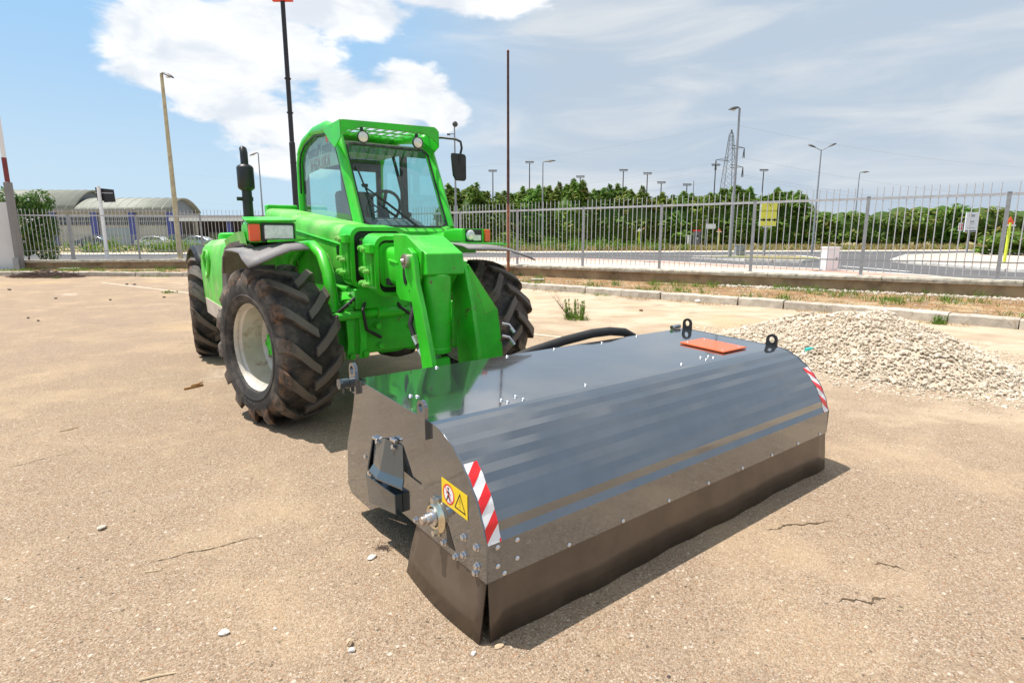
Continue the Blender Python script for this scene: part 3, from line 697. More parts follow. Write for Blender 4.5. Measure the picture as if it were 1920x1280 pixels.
# --- chassis and axles
MB().box(v(-.02, -1.65, .70), (.76, 3.9, .40)).build('chassis', GREEN_W, TH, bevel=.02)
ax_ = MB()
ax_.prism([v(-.16, .27, .48), v(.20, .27, .48), v(.24, .27, .62), v(.20, .27, .86), v(-.14, .27, .88), v(-.22, .27, .70)], v(0, -.45, 0))
ax_.prism([v(-.62, .12, .50), v(-.16, .20, .50), v(-.16, .20, .78), v(-.62, .12, .74)], v(0, -.30, 0))
ax_.prism([v(.62, .12, .50), v(.2, .20, .50), v(.2, .20, .78), v(.62, .12, .74)], v(0, -.30, 0))
axle = ax_.build('front_axle', GREEN_W, TH, bevel=.02)
MB().lathe([(0, -.03), (.06, -.03), (.15, .0), (.17, .04), (.17, .10)], v(.06, .10, .44), (0, 0, 1), 24).build('axle_sump', BLACK, axle, 30)
MB().box(v(.08, .285, .68), (.20, .025, .17)).cyl(v(.10, .28, .69), v(.10, .315, .69), .028, n=6).build('cover_plate', GREEN_W, axle, bevel=.006)
MB().tube([v(-.60, .30, .80), v(-.20, .33, .83), v(.1, .33, .83)], .035, 12).tube([v(-.20, .33, .83), v(.02, .33, .83)], .05, 12).build('steering_cylinder', GREEN, axle, 40)
for x in (-.415, -.315):
    MB().prism([v(x - .03, .30, .93), v(x + .035, .30, .93), v(x + .035, .34, .80), v(x + .02, .34, .55), v(x + .035, .32, .47), v(x - .04, .32, .47), v(x - .03, .34, .62)], v(0, -.05, 0)).build('axle_bracket', GREEN, axle, bevel=.006)
for (x, z) in ((-.41, .91), (-.31, .92), (-.42, .50), (-.31, .51), (-.20, .72), (.16, .78), (.17, .56), (-.18, .56)):
    MB().cyl(v(x, .30, z), v(x, .365, z), .024, n=10).build('bolt', GREEN_W, axle, 40)
for sx in (-1, 1):
    MB().prism([v(sx * .58, .16, .42), v(sx * .68, .12, .42), v(sx * .70, .12, .82), v(sx * .58, .16, .86)], v(0, -.30, 0)).build('steering_knuckle', GREEN_W, axle, bevel=.02)
MB().box(v(-.16, .05, .94), (.44, .62, .16)).box(v(-.46, .10, .86), (.16, .30, .10)).build('front_frame', GREEN_W, TH, bevel=.015)
for pts_, r_ in (([(-.30, .30, 1.0), (-.42, .36, .92), (-.50, .30, .84), (-.58, .2, .78)], .014), ([(-.26, .30, .98), (-.34, .40, .86), (-.30, .36, .70), (-.16, .30, .62)], .013), ([(.02, .30, .98), (.12, .40, .88), (.20, .34, .74), (.28, .24, .70)], .013), ([(-.05, .3, .96), (-.02, .38, .86), (.06, .37, .80)], .012)):
    MB().tube([v(*p) for p in pts_], r_, 8).build('hydraulic_hose', RUBBER, axle, 60)
MB().prism([v(-.44, .22, .99), v(.14, .22, .99), v(.18, .30, .94), v(-.46, .30, .94)], v(0, -.06, -.03)).build('frame_lip', GREEN, axle)
MB().box(v(-.04, .19, .915), (.44, .10, .05)).box(v(-.30, .24, .66), (.03, .06, .26)).box(v(-.20, .25, .62), (.05, .05, .08)).build('gap_shade_blocks', BLACK, axle)  # black blocks put in for the shaded gaps around the axle
MB().box(v(0, -3.15, .60), (1.2, .30, .28)).build('rear_axle', GREEN_W, TH, bevel=.03)

# --- telescopic boom
def rrect(a0, a1, z0, z1, r, b, slope_z=0.0, n=4):
    P = []
    for (ca, cz, s0) in ((a1 - r, z1 - r, 0), (a0 + r, z1 - r, 90), (a0 + r, z0 + r, 180), (a1 - r, z0 + r, 270)):
        for k in range(n + 1):
            t = R(s0 + 90 * k / n); P.append(v(ca + r * math.cos(t), b, cz + r * math.sin(t)))
    return P
def loft(mb, secs):
    n = len(secs[0]); vs = [p for s_ in secs for p in s_]
    fs = [(i * n + j, i * n + (j + 1) % n, (i + 1) * n + (j + 1) % n, (i + 1) * n + j) for i in range(len(secs) - 1) for j in range(n)]
    fs += [tuple(range(n)), tuple(range((len(secs) - 1) * n, len(secs) * n))]
    return mb.add(vs, fs)
def zt(b): return 1.488 - .098 * (b - .09)
bo = loft(MB(), [rrect(-.36, .04, zt(b) - .42, zt(b), .075, b) for b in (-2.35, -1.2, .10)]).build('boom_outer_section', GREEN_D, TH, 30)
MB().tube([v(-.362, -1.9, zt(-1.9) - .14), v(-.362, .08, zt(.08) - .14)], .011, 6).build('pressed_rib', GREEN, bo, 60)
MB().box(v(-.362, -.02, zt(0) - .19), (.006, .05, .07)).build('slot', BLACK, bo)
MB().box(v(-.16, -2.42, zt(-2.4) - .19), (.34, .14, .46)).build('boom_pivot', GREEN_W, bo, bevel=.02)
bmid = loft(MB(), [rrect(-.318, -.002, zt(b) - .375, zt(b) - .062, .055, b) for b in (-.2, .70)]).build('boom_middle_section', GREEN, TH, 30)
binn = loft(MB(), [rrect(-.285, -.035, zt(b) - .345, zt(b) - .085, .045, b) for b in (.3, 1.02)]).build('boom_inner_section', GREEN, TH, 30)
MB().tube([v(-.319, .36, zt(.36) - .16), v(-.319, .60, zt(.6) - .16)], .010, 6).build('pressed_rib', GREEN, bmid, 60)
MB().tube([v(-.286, .80, zt(.8) - .17), v(-.286, .95, zt(.95) - .17)], .010, 6).build('pressed_rib', GREEN, binn, 60)
for nm, par, a0, a1, b0, b1, top, hh in (('end_collar', bo, -.385, .065, .10, .33, .018, .47), ('end_collar', bmid, -.358, .038, .50, .72, -.012, .43)):
    mbc = MB(); rings = []
    o0 = rrect(a0, a1, zt(b0) + top - hh, zt(b0) + top, .08, b0); i0 = rrect(a0 + .03, a1 - .03, zt(b0) + top - hh + .03, zt(b0) + top - .03, .055, b0)
    o1 = rrect(a0, a1, zt(b1) + top - hh, zt(b1) + top, .08, b1); i1 = rrect(a0 + .03, a1 - .03, zt(b1) + top - hh + .03, zt(b1) + top - .03, .055, b1)
    n = len(o0); mbc.v = o0 + o1 + i1 + i0
    for q in range(4):
        A_, B_ = q * n, ((q + 1) % 4) * n
        mbc.f += [(A_ + j, A_ + (j + 1) % n, B_ + (j + 1) % n, B_ + j) for j in range(n)]
    col_ = mbc.build(nm, GREEN, par, 30)
    zc = zt((b0 + b1) / 2) + top
    MB().box(v(a0 - .008, (b0 + b1) / 2 + .02, zc - hh / 2), (.016, b1 - b0 - .10, hh - .13)).build('wear_plate', GREEN_W, col_, bevel=.004)
    MB().box(v(a0 - .018, (b0 + b1) / 2 + .05, zc - .10), (.04, .12, .065)).build('pad_block', GREEN, col_, bevel=.008)
    for (db, dz) in ((-.05, -.095), (.0, -.105), (-.04, -.245), (.03, -.26), (-.06, -.345), (.005, -.355)):
        MB().cyl(v(a0 - .01, (b0 + b1) / 2 + db, zc + dz), v(a0 - .05, (b0 + b1) / 2 + db, zc + dz), .021, n=6).cyl(v(a0 - .05, (b0 + b1) / 2 + db, zc + dz), v(a0 - .06, (b0 + b1) / 2 + db, zc + dz), .012, n=8).build('bolt', GREEN_D, col_, 40)
for (par, a0_, a1_, bb, d0, d1) in ((bo, -.352, .032, .315, .445, .02), (bmid, -.325, .006, .70, .405, .045)):
    loft(MB(), [rrect(a0_, a1_, zt(b) - d0, zt(b) - d1, .06, b) for b in (bb - .06, bb - .02)]).build('gap_shade_ring', BLACK, par, 30)  # black ring stands in for the shade in the gap between sections
for (par, a0, bb, z_) in ((bmid, -.33, .36, zt(.36) - .37), (binn, -.31, .77, zt(.77) - .345)):
    MB().box(v(-.16, bb, z_ + .02), (.26, .06, .05)).build('wear_pad', BLACK_PL, par, bevel=.004)
MB().box(v(-.319, .42, zt(.42) - .105), (.006, .20, .06)).build('dark_slide_strip', BLACK_PL, bmid)

head = MB().prism(pa([(.90, 1.42), (1.08, 1.415), (1.33, 1.305), (1.345, 1.17), (1.26, 1.16), (1.18, 1.08), (1.14, 1.0), (.95, .99)], -.275), (.275, 0, 0)).build('boom_head', GREEN_W, TH, bevel=.012)
MB().prism(pa([(.89, 1.425), (1.09, 1.42), (1.30, 1.32), (1.27, 1.15), (1.19, 1.06), (1.145, .985), (.96, .985), (.905, 1.03)], -.290), (.016, 0, 0)).build('head_side_plate', GREEN, head, bevel=.004)
MB().prism(pa([(1.06 + .034 * math.cos(R(t)), 1.165 + .072 * math.sin(R(t))) for t in range(0, 360, 20)], -.2935), (.004, 0, 0)).build('side_hole', BLACK, head)
for (b_, z_) in ((1.13, 1.33), (1.12, 1.06)): MB().cyl(v(-.290, b_, z_), v(-.2945, b_, z_), .009, n=8).build('small_hole', BLACK, head)
armo = [(1.105, 1.285), (1.13, 1.325), (1.19, 1.34), (1.25, 1.31), (1.275, 1.25), (1.29, 1.12), (1.36, .96), (1.47, .66), (1.50, .50), (1.50, .34), (1.36, .34), (1.35, .55), (1.31, .70), (1.20, 1.05), (1.14, 1.16)]
arm = MB().prism(pa(armo, -.330), (.036, 0, 0)).build('carriage_arm', GREEN, TH, bevel=.006)
MB().cyl(v(-.330, 1.18, 1.255), v(-.356, 1.18, 1.255), .046, n=24).cyl(v(-.356, 1.18, 1.255), v(-.372, 1.175, 1.25), .018, n=10).build('pivot_pin', PIN, arm, 40)
arm2 = MB().prism(pa([(1.05, 1.26), (1.26, 1.25), (1.36, .96), (1.43, .66), (1.44, .34), (1.20, .34), (1.15, .80)], .035), (.03, 0, 0)).build('carriage_arm', GREEN_W, TH, bevel=.004)
fl = MB().prism([v(.067, 1.28, 1.225), v(.20, 1.28, .88), v(.300, 1.28, .91), v(.345, 1.28, .60), v(.345, 1.28, .30), v(.067, 1.30, .30), v(.067, 1.30, .8)], v(0, -.025, 0)).build('carriage_plate', GREEN_W, TH)
MB().add([v(.067, 1.275, 1.225), v(.298, 1.165, .955), v(.300, 1.27, .91), v(.20, 1.276, .88), v(.05, 1.12, 1.25), v(.33, 1.16, .6), v(.345, 1.27, .60)], [(0, 1, 2, 3), (0, 4, 1), (1, 5, 6, 2)]).build('gusset', GREEN, fl, solid=.008)
cy = MB().lathe([(0, .52), (.07, .52), (.088, .50), (.092, .46), (.092, .03), (.097, .025), (.097, -.005), (.06, -.02), (.0, -.02)], v(-.165, 1.235, .665), (0, -.06, 1), 32).build('tilt_cylinder', GREEN_W, TH, 35)
MB().cyl(v(-.165, 1.23, .66), v(-.165, 1.21, .40), .03, n=16).build('piston_rod', STEEL, cy, 40)
MB().prism([v(-.23, 1.30, .62), v(-.10, 1.30, .62), v(-.09, 1.32, .42), v(-.24, 1.32, .42)], v(0, -.05, 0)).build('clevis', GREEN_W, cy, bevel=.006)
MB().box(v(-.13, 1.36, .36), (.62, .10, .16)).build('carriage_crossbar', GREEN_W, TH, bevel=.01)
MB().tube([v(-.24, 1.06, 1.0), v(-.27, 1.12, .93), v(-.30, 1.13, .84), v(-.29, 1.16, .76), v(-.28, 1.22, .68), v(-.27, 1.3, .60), v(-.25, 1.33, .48)], .017, 10).build('hydraulic_hose', RUBBER, TH, 60)
MB().cyl(v(-.29, 1.16, .76), v(-.283, 1.2, .71), .022, n=8).cyl(v(-.28, 1.22, .68), v(-.275, 1.26, .64), .02, n=6).build('hose_fitting', YZINC, TH, 40)
cpl = MB()
for dz in (0, .09): cpl.tube([v(.36, 1.25, .80 - dz), v(.40, 1.28, .79 - dz), v(.42, 1.29, .76 - dz)], .010, 8).cyl(v(.41, 1.285, .768 - dz), v(.43, 1.30, .735 - dz), .014, n=8)
cpl.build('quick_coupling', STEEL, fl, 40)

# --- engine hood with rounded outer shoulder
def hood_sec(b, zb, ztp, a0=-1.0, ai=-.44):
    return [v(ai, b, zb), v(a0, b, zb), v(a0 - .012, b, zb + (ztp - zb) * .5), v(a0 + .005, b, ztp - .17), v(a0 + .04, b, ztp - .075), v(a0 + .11, b, ztp - .02), v(a0 + .21, b, ztp), v(ai, b, ztp + .008)]
hood = loft(MB(), [hood_sec(-3.80, 1.05, 1.16, -.86), hood_sec(-3.70, 1.02, 1.29, -.93), hood_sec(-2.66, 1.05, 1.385, -.985), hood_sec(-2.58, .72, 1.39), hood_sec(-2.50, .60, 1.39),
                   hood_sec(-1.60, .58, 1.41), hood_sec(-1.12, .60, 1.43), hood_sec(-1.05, .70, 1.435)]).build('engine_hood', GREEN_D, TH, 28)
hump = loft(MB(), [hood_sec(-1.05, 1.33, 1.435, -1.0), hood_sec(-.80, 1.35, 1.475, -1.0, -.58), hood_sec(-.45, 1.36, 1.525, -1.02, -.68), hood_sec(-.05, 1.36, 1.535, -1.06, -.76), hood_sec(.22, 1.37, 1.52, -1.085, -.80)]).build('front_hood', GREEN_D, TH, 28)
MB().prism([v(-1.014, -2.40, .605), v(-1.014, -1.30, .595), v(-1.014, -1.22, .74), v(-1.014, -2.46, .76)], (.01, 0, 0)).build('sill_panel', mat('beige_panel', (.50, .42, .34), .6, col2=(.3, .2, .12), c2lo=.6, c2hi=.8), hood)
text('sill_lettering', 'EC', .10, INK, hood, frame(v(-1.0165, -1.62, .675), v(0, 1, 0), (0, 0, 1)))
MB().tube([v(-1.01, -2.30, 1.05), v(-1.016, -2.33, 1.20), v(-1.01, -2.25, 1.27), v(-1.016, -2.05, 1.27), v(-1.016, -2.0, 1.20), v(-1.016, -2.06, 1.05), v(-1.016, -2.18, 1.0)], .014, 6, closed=True).build('pressed_emblem', GREEN_D, hood, 60)
MB().lathe([(0, .065), (.10, .06), (.125, .045), (.13, 0), (.13, -.03)], v(-.62, -3.0, 1.40), (0, 0, 1), 24).build('filler_cap', GREEN, hood, 40)
# grey arch trim along the front edge of the hood, and the mudguard over the wheel
tr = MB(); rows = []
for (b, z) in ((-1.16, .62), (-1.13, .95), (-1.08, 1.12), (-1.00, 1.24), (-.86, 1.32), (-.60, 1.365), (-.2, 1.385), (.1, 1.37)):
    rows.append([v(-1.015, b - .035, z), v(-1.045, b, z - .005), v(-1.02, b + .05, z - .035), v(-.90, b + .07, z - .05)])
tr.grid(rows).build('arch_trim', GREY_PL, TH, 40, solid=.008)
mg = MB(); rows = []
for (b, z, dr, aw) in ((-.95, 1.10, .0, -1.06), (-.80, 1.25, .01, -1.08), (-.5, 1.335, .03, -1.11), (-.1, 1.36, .05, -1.13), (.25, 1.365, .06, -1.15), (.45, 1.352, .085, -1.17), (.58, 1.32, .10, -1.16)):
    rows.append([v(-.735, b - .10, z + .004), v(-.79, b - .03, z + .006), v(-.88, b - .01, z), v(-.98, b, z - dr * .35), v(-1.07, b, z - dr * .75), v(aw, b + .01, z - dr * 1.05)])
mg.grid(rows).build('mudguard', GREY_PL, TH, 40, solid=.012)
MB().prism([v(-.98, .42, 1.372), v(-.66, .34, 1.385), v(-.66, .30, 1.385), v(-.98, .36, 1.372)], (0, 0, .014)).build('mudguard_bracket', GREEN, TH)
# inner wheel arch: green panel with a thick rolled edge
ia = MB(); rows = []
arc = [(-.95, .75), (-.90, 1.02), (-.74, 1.22), (-.48, 1.33), (-.15, 1.345), (.06, 1.27), (.17, 1.14), (.23, .98), (.25, .84)]
ia.tube([v(-.52, b, z) for b, z in arc], .042, 10)
ia.build('inner_arch', GREEN, TH, 50)
MB().add([v(-.47, b, z) for b, z in arc] + [v(-.47, -.3, .7)], [(i, i + 1, len(arc)) for i in range(len(arc) - 1)]).build('inner_arch_panel', GREEN_W, TH, solid=.01)
# rear mudguards
for sx in (-1, 1):
    rg = MB(); rows = []
    for t in range(48, 150, 17):
        b, z = -3.15 + .70 * math.cos(R(t)), .62 + .70 * math.sin(R(t)); rows.append([v(sx * .52, b, z), v(sx * 1.0, b, z), v(sx * 1.035, b, z - .04)])
    rg.grid(rows).build('rear_mudguard', BLACK_PL, TH, 40, solid=.012)
# headlamps
hl = loft(MB(), [rrect(-1.02, -.76, 1.385, 1.50, .03, -.25), rrect(-1.075, -.765, 1.372, 1.525, .03, .10), rrect(-1.085, -.765, 1.372, 1.512, .02, .29)]).build('headlamp_housing', GREEN, TH, 30)
MB().prism([v(-1.10, .32, 1.505), v(-.765, .32, 1.512), v(-.775, .05, 1.54), v(-1.07, .05, 1.535)], (0, 0, .016)).build('housing_hood', GREEN, hl, bevel=.006)
MB().box(v(-1.045, .297, 1.437), (.075, .045, .118)).build('indicator_lens', ORANGE, hl, bevel=.012)
MB().box(v(-.888, .292, 1.438), (.225, .02, .128)).build('lamp_bezel', BLACK_PL, hl, bevel=.004)
MB().box(v(-.885, .302, 1.440), (.195, .022, .100)).build('headlamp_lens', LENS, hl, bevel=.012)
hr = loft(MB(), [rrect(.60, .86, 1.37, 1.47, .02, .0), rrect(.60, .905, 1.362, 1.482, .02, .16), rrect(.625, .905, 1.362, 1.48, .015, .285)]).build('headlamp_housing', GREEN, TH, 30)
MB().box(v(.735, .288, 1.42), (.165, .012, .105)).build('lamp_bezel', BLACK_PL, hr, bevel=.004)
MB().lathe([(0, .012), (.035, .01), (.045, 0), (.045, -.01)], v(.70, .295, 1.425), (0, -1, 0), 20).build('headlamp_lens', LENS, hr, 40)
MB().box(v(.765, .296, 1.402), (.08, .012, .05)).build('sidelight_lens', LENS, hr, bevel=.01)
MB().box(v(.870, .290, 1.422), (.055, .03, .105)).build('indicator_lens', ORANGE, hr, bevel=.006)
mg2 = MB(); rows = []
for (b, z, dr) in ((-.75, 1.10, 0), (-.62, 1.24, .0), (-.35, 1.32, .02), (.0, 1.345, .03), (.35, 1.345, .05), (.58, 1.325, .075), (.68, 1.30, .085)):
    rows.append([v(.50, b - .10, z + .012), v(.66, b - .02, z + .008), v(.82, b, z), v(.98, b, z - dr * .5), v(1.09, b + .02, z - dr)])
mg2.grid(rows).build('mudguard', GREY_PL, TH, 40, solid=.012)
MB().prism([v(.60, .40, 1.352), v(1.02, .40, 1.340), v(1.0, .30, 1.345), v(.60, .28, 1.355)], (0, 0, .012)).build('mudguard_bracket', GREEN, TH)
# exhaust
ex = MB().tube([v(-.60, -1.95, 1.36), v(-.61, -2.02, 1.50), v(-.60, -2.0, 1.62), v(-.60, -2.0, 1.92)], [.062, .06, .052, .048], 16).build('exhaust_stack', BLACK, TH, 40)
MB().lathe([(0, 0), (.045, 0), (.075, .022), (.082, .035), (.082, .23), (.074, .248), (.045, .268), (0, .268)], v(-.60, -2.0, 1.88), (0, 0, 1), 28).build('silencer', BLACK, ex, 35)
MB().tube([v(-.60, -2.0, 2.12), v(-.60, -2.0, 2.26), v(-.60, -2.015, 2.295), v(-.60, -2.05, 2.305)], [.038, .038, .036, .032], 16).build('tail_pipe', BLACK, ex, 40)
MB().cyl(v(-.655, -2.0, 1.80), v(-.70, -2.0, 1.80), .02, n=10).lathe([(.051, 0), (.058, 0), (.058, .04), (.051, .04)], v(-.60, -2.0, 1.78), (0, 0, 1), 20, closed=True).build('clamp', BLACK, ex, 40)

# --- cab
CA0, CA1 = 0.0, .95
side = [(-2.16, 1.45), (-2.17, 1.9), (-2.15, 2.22), (-2.08, 2.34), (-1.92, 2.42), (-1.58, 2.475), (-1.22, 2.455), (-1.0, 2.395), (-.90, 2.31), (-.83, 2.18), (-.66, 1.85), (-.48, 1.49)]
cab = loft(MB(), [rrect(.04, .93, .75, 1.5, .05, b) for b in (-2.15, -.42)]).build('cab', GREEN, TH, 30)
def pillar(a):
    secs = []
    P = [Vector((0, b, z)) for b, z in side]
    for i, p in enumerate(P):
        d = (P[min(i + 1, len(P) - 1)] - P[max(i - 1, 0)]).normalized(); nrm = Vector((0, -d.z, d.y)); c_ = v(a, p.y, p.z); nl = Vector((0, -nrm.y, nrm.z))
        w, h = .042, .045 + (.022 if i >= 6 else .0)
        secs.append([c_ + Vector((s_ * w * cx, 0, 0)) + nl * h * cy_ for cx, cy_ in [(math.cos(R(t)) * (1 if abs(math.cos(R(t))) < .8 else 1), math.sin(R(t))) for t in range(0, 360, 30)] for s_ in (1,)])
    return loft(MB(), secs)
pillar(CA0 + .01).build('cab_pillar', GREEN, cab, 40)
pillar(CA1 - .01).build('cab_pillar', GREEN, cab, 40)
inset = [(-2.115, 1.5), (-2.125, 1.9), (-2.105, 2.21), (-2.04, 2.31), (-1.90, 2.38), (-1.58, 2.432), (-1.22, 2.41), (-1.03, 2.355), (-.945, 2.28), (-.875, 2.16), (-.705, 1.83), (-.53, 1.5)]
def lerp_side(a, nm, shift): return MB().add(pa(inset, a), [tuple(range(len(inset)))]).build(nm, GLASS_S, cab)
sg = lerp_side(CA0 + .012, 'side_window', .004)
lerp_side(CA1 - .012, 'side_window', -.004)
MB().tube([v(CA0 - .012, b, z) for b, z in [(b_ * .992 - .012, z_ - .012) for b_, z_ in inset[1:]]], .010, 6).build('window_seal', BLACK_PL, sg, 60)
# mirrored writing seen from behind the window film
flm = [(-2.11, 2.02), (-2.10, 2.20), (-2.04, 2.30), (-1.90, 2.37), (-1.58, 2.42), (-1.22, 2.40), (-1.03, 2.345), (-.95, 2.28), (-.88, 2.16), (-.82, 2.05), (-1.0, 2.09), (-1.5, 2.10), (-1.9, 2.08), (-2.0, 2.02)]
MB().add(pa(flm, CA0 + .022), [tuple(range(len(flm)))]).build('window_film', mat('pale_film', (.40, .385, .33), .7, var=.12), sg)
text('window_lettering', 'Leone Macchine', .17, mat('dark_lettering', (.07, .07, .04), .7), sg, frame(v(.018, -1.52, 2.285), v(0, -1, 0), (0, 0, 1)), squash=.66)
text('window_logo', 'KRUGHI', .16, mat('red_lettering', (.40, .10, .05), .7), sg, frame(v(.018, -1.52, 2.15), v(0, -1, 0), (0, 0, 1)), squash=1.05)
# windscreen: rounded pane in a dark seal
wb, wt = (-.455, 1.50), (-.855, 2.27)
def wpt(s_, t_, off_=0.0):
    a = CA0 + .05 + (CA1 - CA0 - .10) * s_ ; b = wb[0] + (wt[0] - wb[0]) * t_; z = wb[1] + (wt[1] - wb[1]) * t_
    n_ = Vector((0, -(wt[1] - wb[1]), -(wt[0] - wb[0]))).normalized()
    if n_.z < 0: n_ = -n_
    nn = v(0, .887, .461)
    return v(a, b, z) + nn * off_
def wround(m0, r=.09):
    P = []
    for (cs, ct, s0) in ((1 - m0 - r, 1 - m0 - r, 0), (m0 + r, 1 - m0 - r, 90), (m0 + r, m0 + r, 180), (1 - m0 - r, m0 + r, 270)):
        for k in range(6): t = R(s0 + 18 * k); P.append((cs + r * math.cos(t), ct + r * math.sin(t)))
    return P
ws = MB().add([wpt(s_, t_) for s_, t_ in wround(.01)], [tuple(range(24))]).build('windscreen', GLASS, cab)
mbw = MB(); o_ = wround(-.012, .10); i_ = wround(.012, .09)
mbw.v = [wpt(s_, t_, .006) for s_, t_ in o_] + [wpt(s_, t_, .008) for s_, t_ in i_]
mbw.f = [(j, (j + 1) % 24, 24 + (j + 1) % 24, 24 + j) for j in range(24)]
mbw.build('windscreen_seal', BLACK_PL, ws, solid=.012)
loft(MB(), [rrect(.02, .95, 1.20, 1.49, .03, -.40), rrect(.10, .90, 1.22, 1.46, .03, -.34)]).build('scuttle', GREEN, cab, 30)
MB().prism([v(.94, -.50, 1.55), v(.995, -.40, 1.45), v(.98, -.05, 1.36), v(.60, -.05, 1.36), v(.60, -.40, 1.45)], (0, 0, -.10)).build('corner_step', GREEN, cab, bevel=.015)
# roof
rf = MB(); rows = []
for (b, z) in ((-2.12, 2.33), (-1.95, 2.425), (-1.72, 2.475), (-1.62, 2.485)):
    rows.append([v(CA0 - .03, b, z - .035), v(CA0 + .05, b, z), v(.47, b, z + .015), v(CA1 - .05, b, z), v(CA1 + .03, b, z - .035)])
roof = rf.grid(rows).build('roof', GREEN, cab, 40, solid=.02)
# front guard: deep visor plate with cheeks, slats behind it
VB = -.60
vis = MB().prism([v(-.075, VB, 2.30), v(-.085, VB, 2.415), v(-.06, VB, 2.432), v(.86, VB, 2.462), v(.895, VB, 2.44), v(.895, VB, 2.30), v(.84, VB, 2.35), v(.72, VB, 2.393), v(.14, VB, 2.385), v(.0, VB, 2.35)], v(0, -.012, 0)).build('visor_plate', GREEN, roof, bevel=.003)
for a in (-.083, .895):
    MB().prism(pa([(VB, 2.43), (VB, 2.28), (-.76, 2.21), (-.90, 2.28), (-1.05, 2.40), (-.95, 2.42)], a), (.012, 0, 0)).build('visor_cheek', GREEN, roof, bevel=.003)
for k in range(9):
    x = .06 + k * .095
    MB().bar(v(x, VB - .01, 2.415), v(x + .14, -1.62, 2.478), .020, .010).build('guard_slat', GREEN, roof)
for bb in (-.80, -1.08, -1.36): MB().bar(v(-.0, bb, 2.415 + (-.6 - bb) * .062), v(.93, bb, 2.415 + (-.6 - bb) * .062), .020, .012).build('guard_slat', GREEN, roof)
MB().lathe([(0, .10), (.035, .095), (.045, .06), (.045, 0)], v(.05, -1.25, 2.33), (0, 0, 1), 16).build('beacon', ORANGE, roof, 40)
for (x, z) in ((.115, 2.295), (.66, 2.295)):
    wl = MB().lathe([(0, -.05), (.035, -.045), (.052, -.015), (.054, .012), (.048, .014), (.046, .004), (0, .004)], v(x, -.575, z), (0, -1, -.08), 24).build('work_light', BLACK, roof, 35)
    MB().lathe([(0, .010), (.03, .009), (.0465, .004)], v(x, -.570, z), (0, -1, -.08), 24).build('work_light_lens', LENS, wl, 40)
    MB().box(v(x, -.60, z + .055), (.02, .03, .06)).build('work_light_bracket', BLACK, wl)
# mirror on its arm
mi = MB().tube([v(.93, -.86, 2.40), v(1.0, -.72, 2.395), v(1.08, -.58, 2.37), v(1.11, -.53, 2.34), v(1.115, -.52, 2.28), v(1.105, -.54, 2.20), v(1.10, -.55, 2.12)], .012, 8).build('mirror_arm', BLACK, cab, 60)
MB().prism([v(1.035, -.60, 2.235), v(1.155, -.56, 2.225), v(1.165, -.55, 2.20), v(1.165, -.55, 1.985), v(1.15, -.555, 1.965), v(1.07, -.585, 1.97), v(1.045, -.595, 2.02), v(1.03, -.60, 2.20)], v(.0, .035, 0)).build('mirror_housing', BLACK_PL, mi, bevel=.008)
# wiper
wp = MB()
wp.tube([wpt(.055, .475, .035), wpt(.30, .26, .045), wpt(.62, -.02, .03)], .007, 6).tube([wpt(.09, .45, .03), wpt(.33, .22, .04), wpt(.60, -.02, .03)], .006, 6)
wp.build('wiper_arm', BLACK, ws, 60)
MB().tube([wpt(.055, .72, .02), wpt(.085, .52, .022), wpt(.12, .34, .022), wpt(.115, .08, .02)], .009, 6).box(wpt(.095, .47, .03), (.05, .02, .03)).build('wiper_blade', BLACK, ws, 60)
# interior
lin = MB(); lin.prism([v(.03, -.93, 2.285), v(.92, -.93, 2.285), v(.92, -2.08, 2.31), v(.03, -2.08, 2.31)], (0, 0, .025)); lin.build('headliner', LINER, cab)
MB().prism([v(.05, -.875, 2.20), v(.90, -.875, 2.20), v(.90, -.90, 2.265), v(.05, -.90, 2.265)], (0, .012, 0)).build('sun_strip', mat('sun_strip', (.05, .16, .05), .8, var=.4, scale=8), cab)
rw = MB()
rw.bar(v(.05, -2.10, 1.5), v(.05, -2.10, 2.3), .06, .06).bar(v(.90, -2.10, 1.5), v(.90, -2.10, 2.3), .06, .06).bar(v(.48, -2.10, 1.45), v(.48, -2.10, 2.3), .11, .06).bar(v(.03, -2.10, 2.24), v(.92, -2.10, 2.24), .06, .14).bar(v(.03, -2.10, 1.55), v(.92, -2.10, 1.55), .06, .16)
rw.build('rear_frame', BLACK_PL, cab, bevel=.02)
MB().bar(v(.92, -1.45, 1.5), v(.92, -1.45, 2.3), .05, .07).tube([v(.90, -1.40, 1.55), v(.86, -1.38, 1.9), v(.80, -1.38, 2.15), v(.80, -1.45, 2.28)], .018, 8).build('door_frame', BLACK_PL, cab)
MB().add([v(.05, -2.085, 1.55), v(.90, -2.085, 1.55), v(.90, -2.085, 2.26), v(.05, -2.085, 2.26)], [(0, 1, 2, 3)]).build('rear_window', GLASS_S, cab)
st = MB().box(v(.50, -1.60, 1.35), (.46, .46, .14)).build('seat', SEATM, cab, bevel=.04)
loft(MB(), [rrect(.30, .70, 1.40, 1.46, .03, -1.74), rrect(.30, .70, 1.40, 1.5, .03, -1.78)]).build('seat_base', SEATM, st)
MB().box(v(.50, -1.83, 1.66), (.44, .12, .52), Matrix.Rotation(R(-8), 3, 'X')).build('backrest', SEATM, st, bevel=.05)
stw = MB().tube([v(.47, -1.0, 1.70) + Vector((math.cos(R(t)) * .18, -math.sin(R(t)) * .18 * .45, math.sin(R(t)) * .18 * .89)) for t in range(0, 360, 15)], .016, 8, closed=True)
for t in (90, 210, 330): stw.bar(v(.47, -1.0, 1.70), v(.47, -1.0, 1.70) + Vector((math.cos(R(t)) * .17, -math.sin(R(t)) * .17 * .45, math.sin(R(t)) * .17 * .89)), .03, .014)
stw.build('steering_wheel', BLACK_PL, cab, 60)
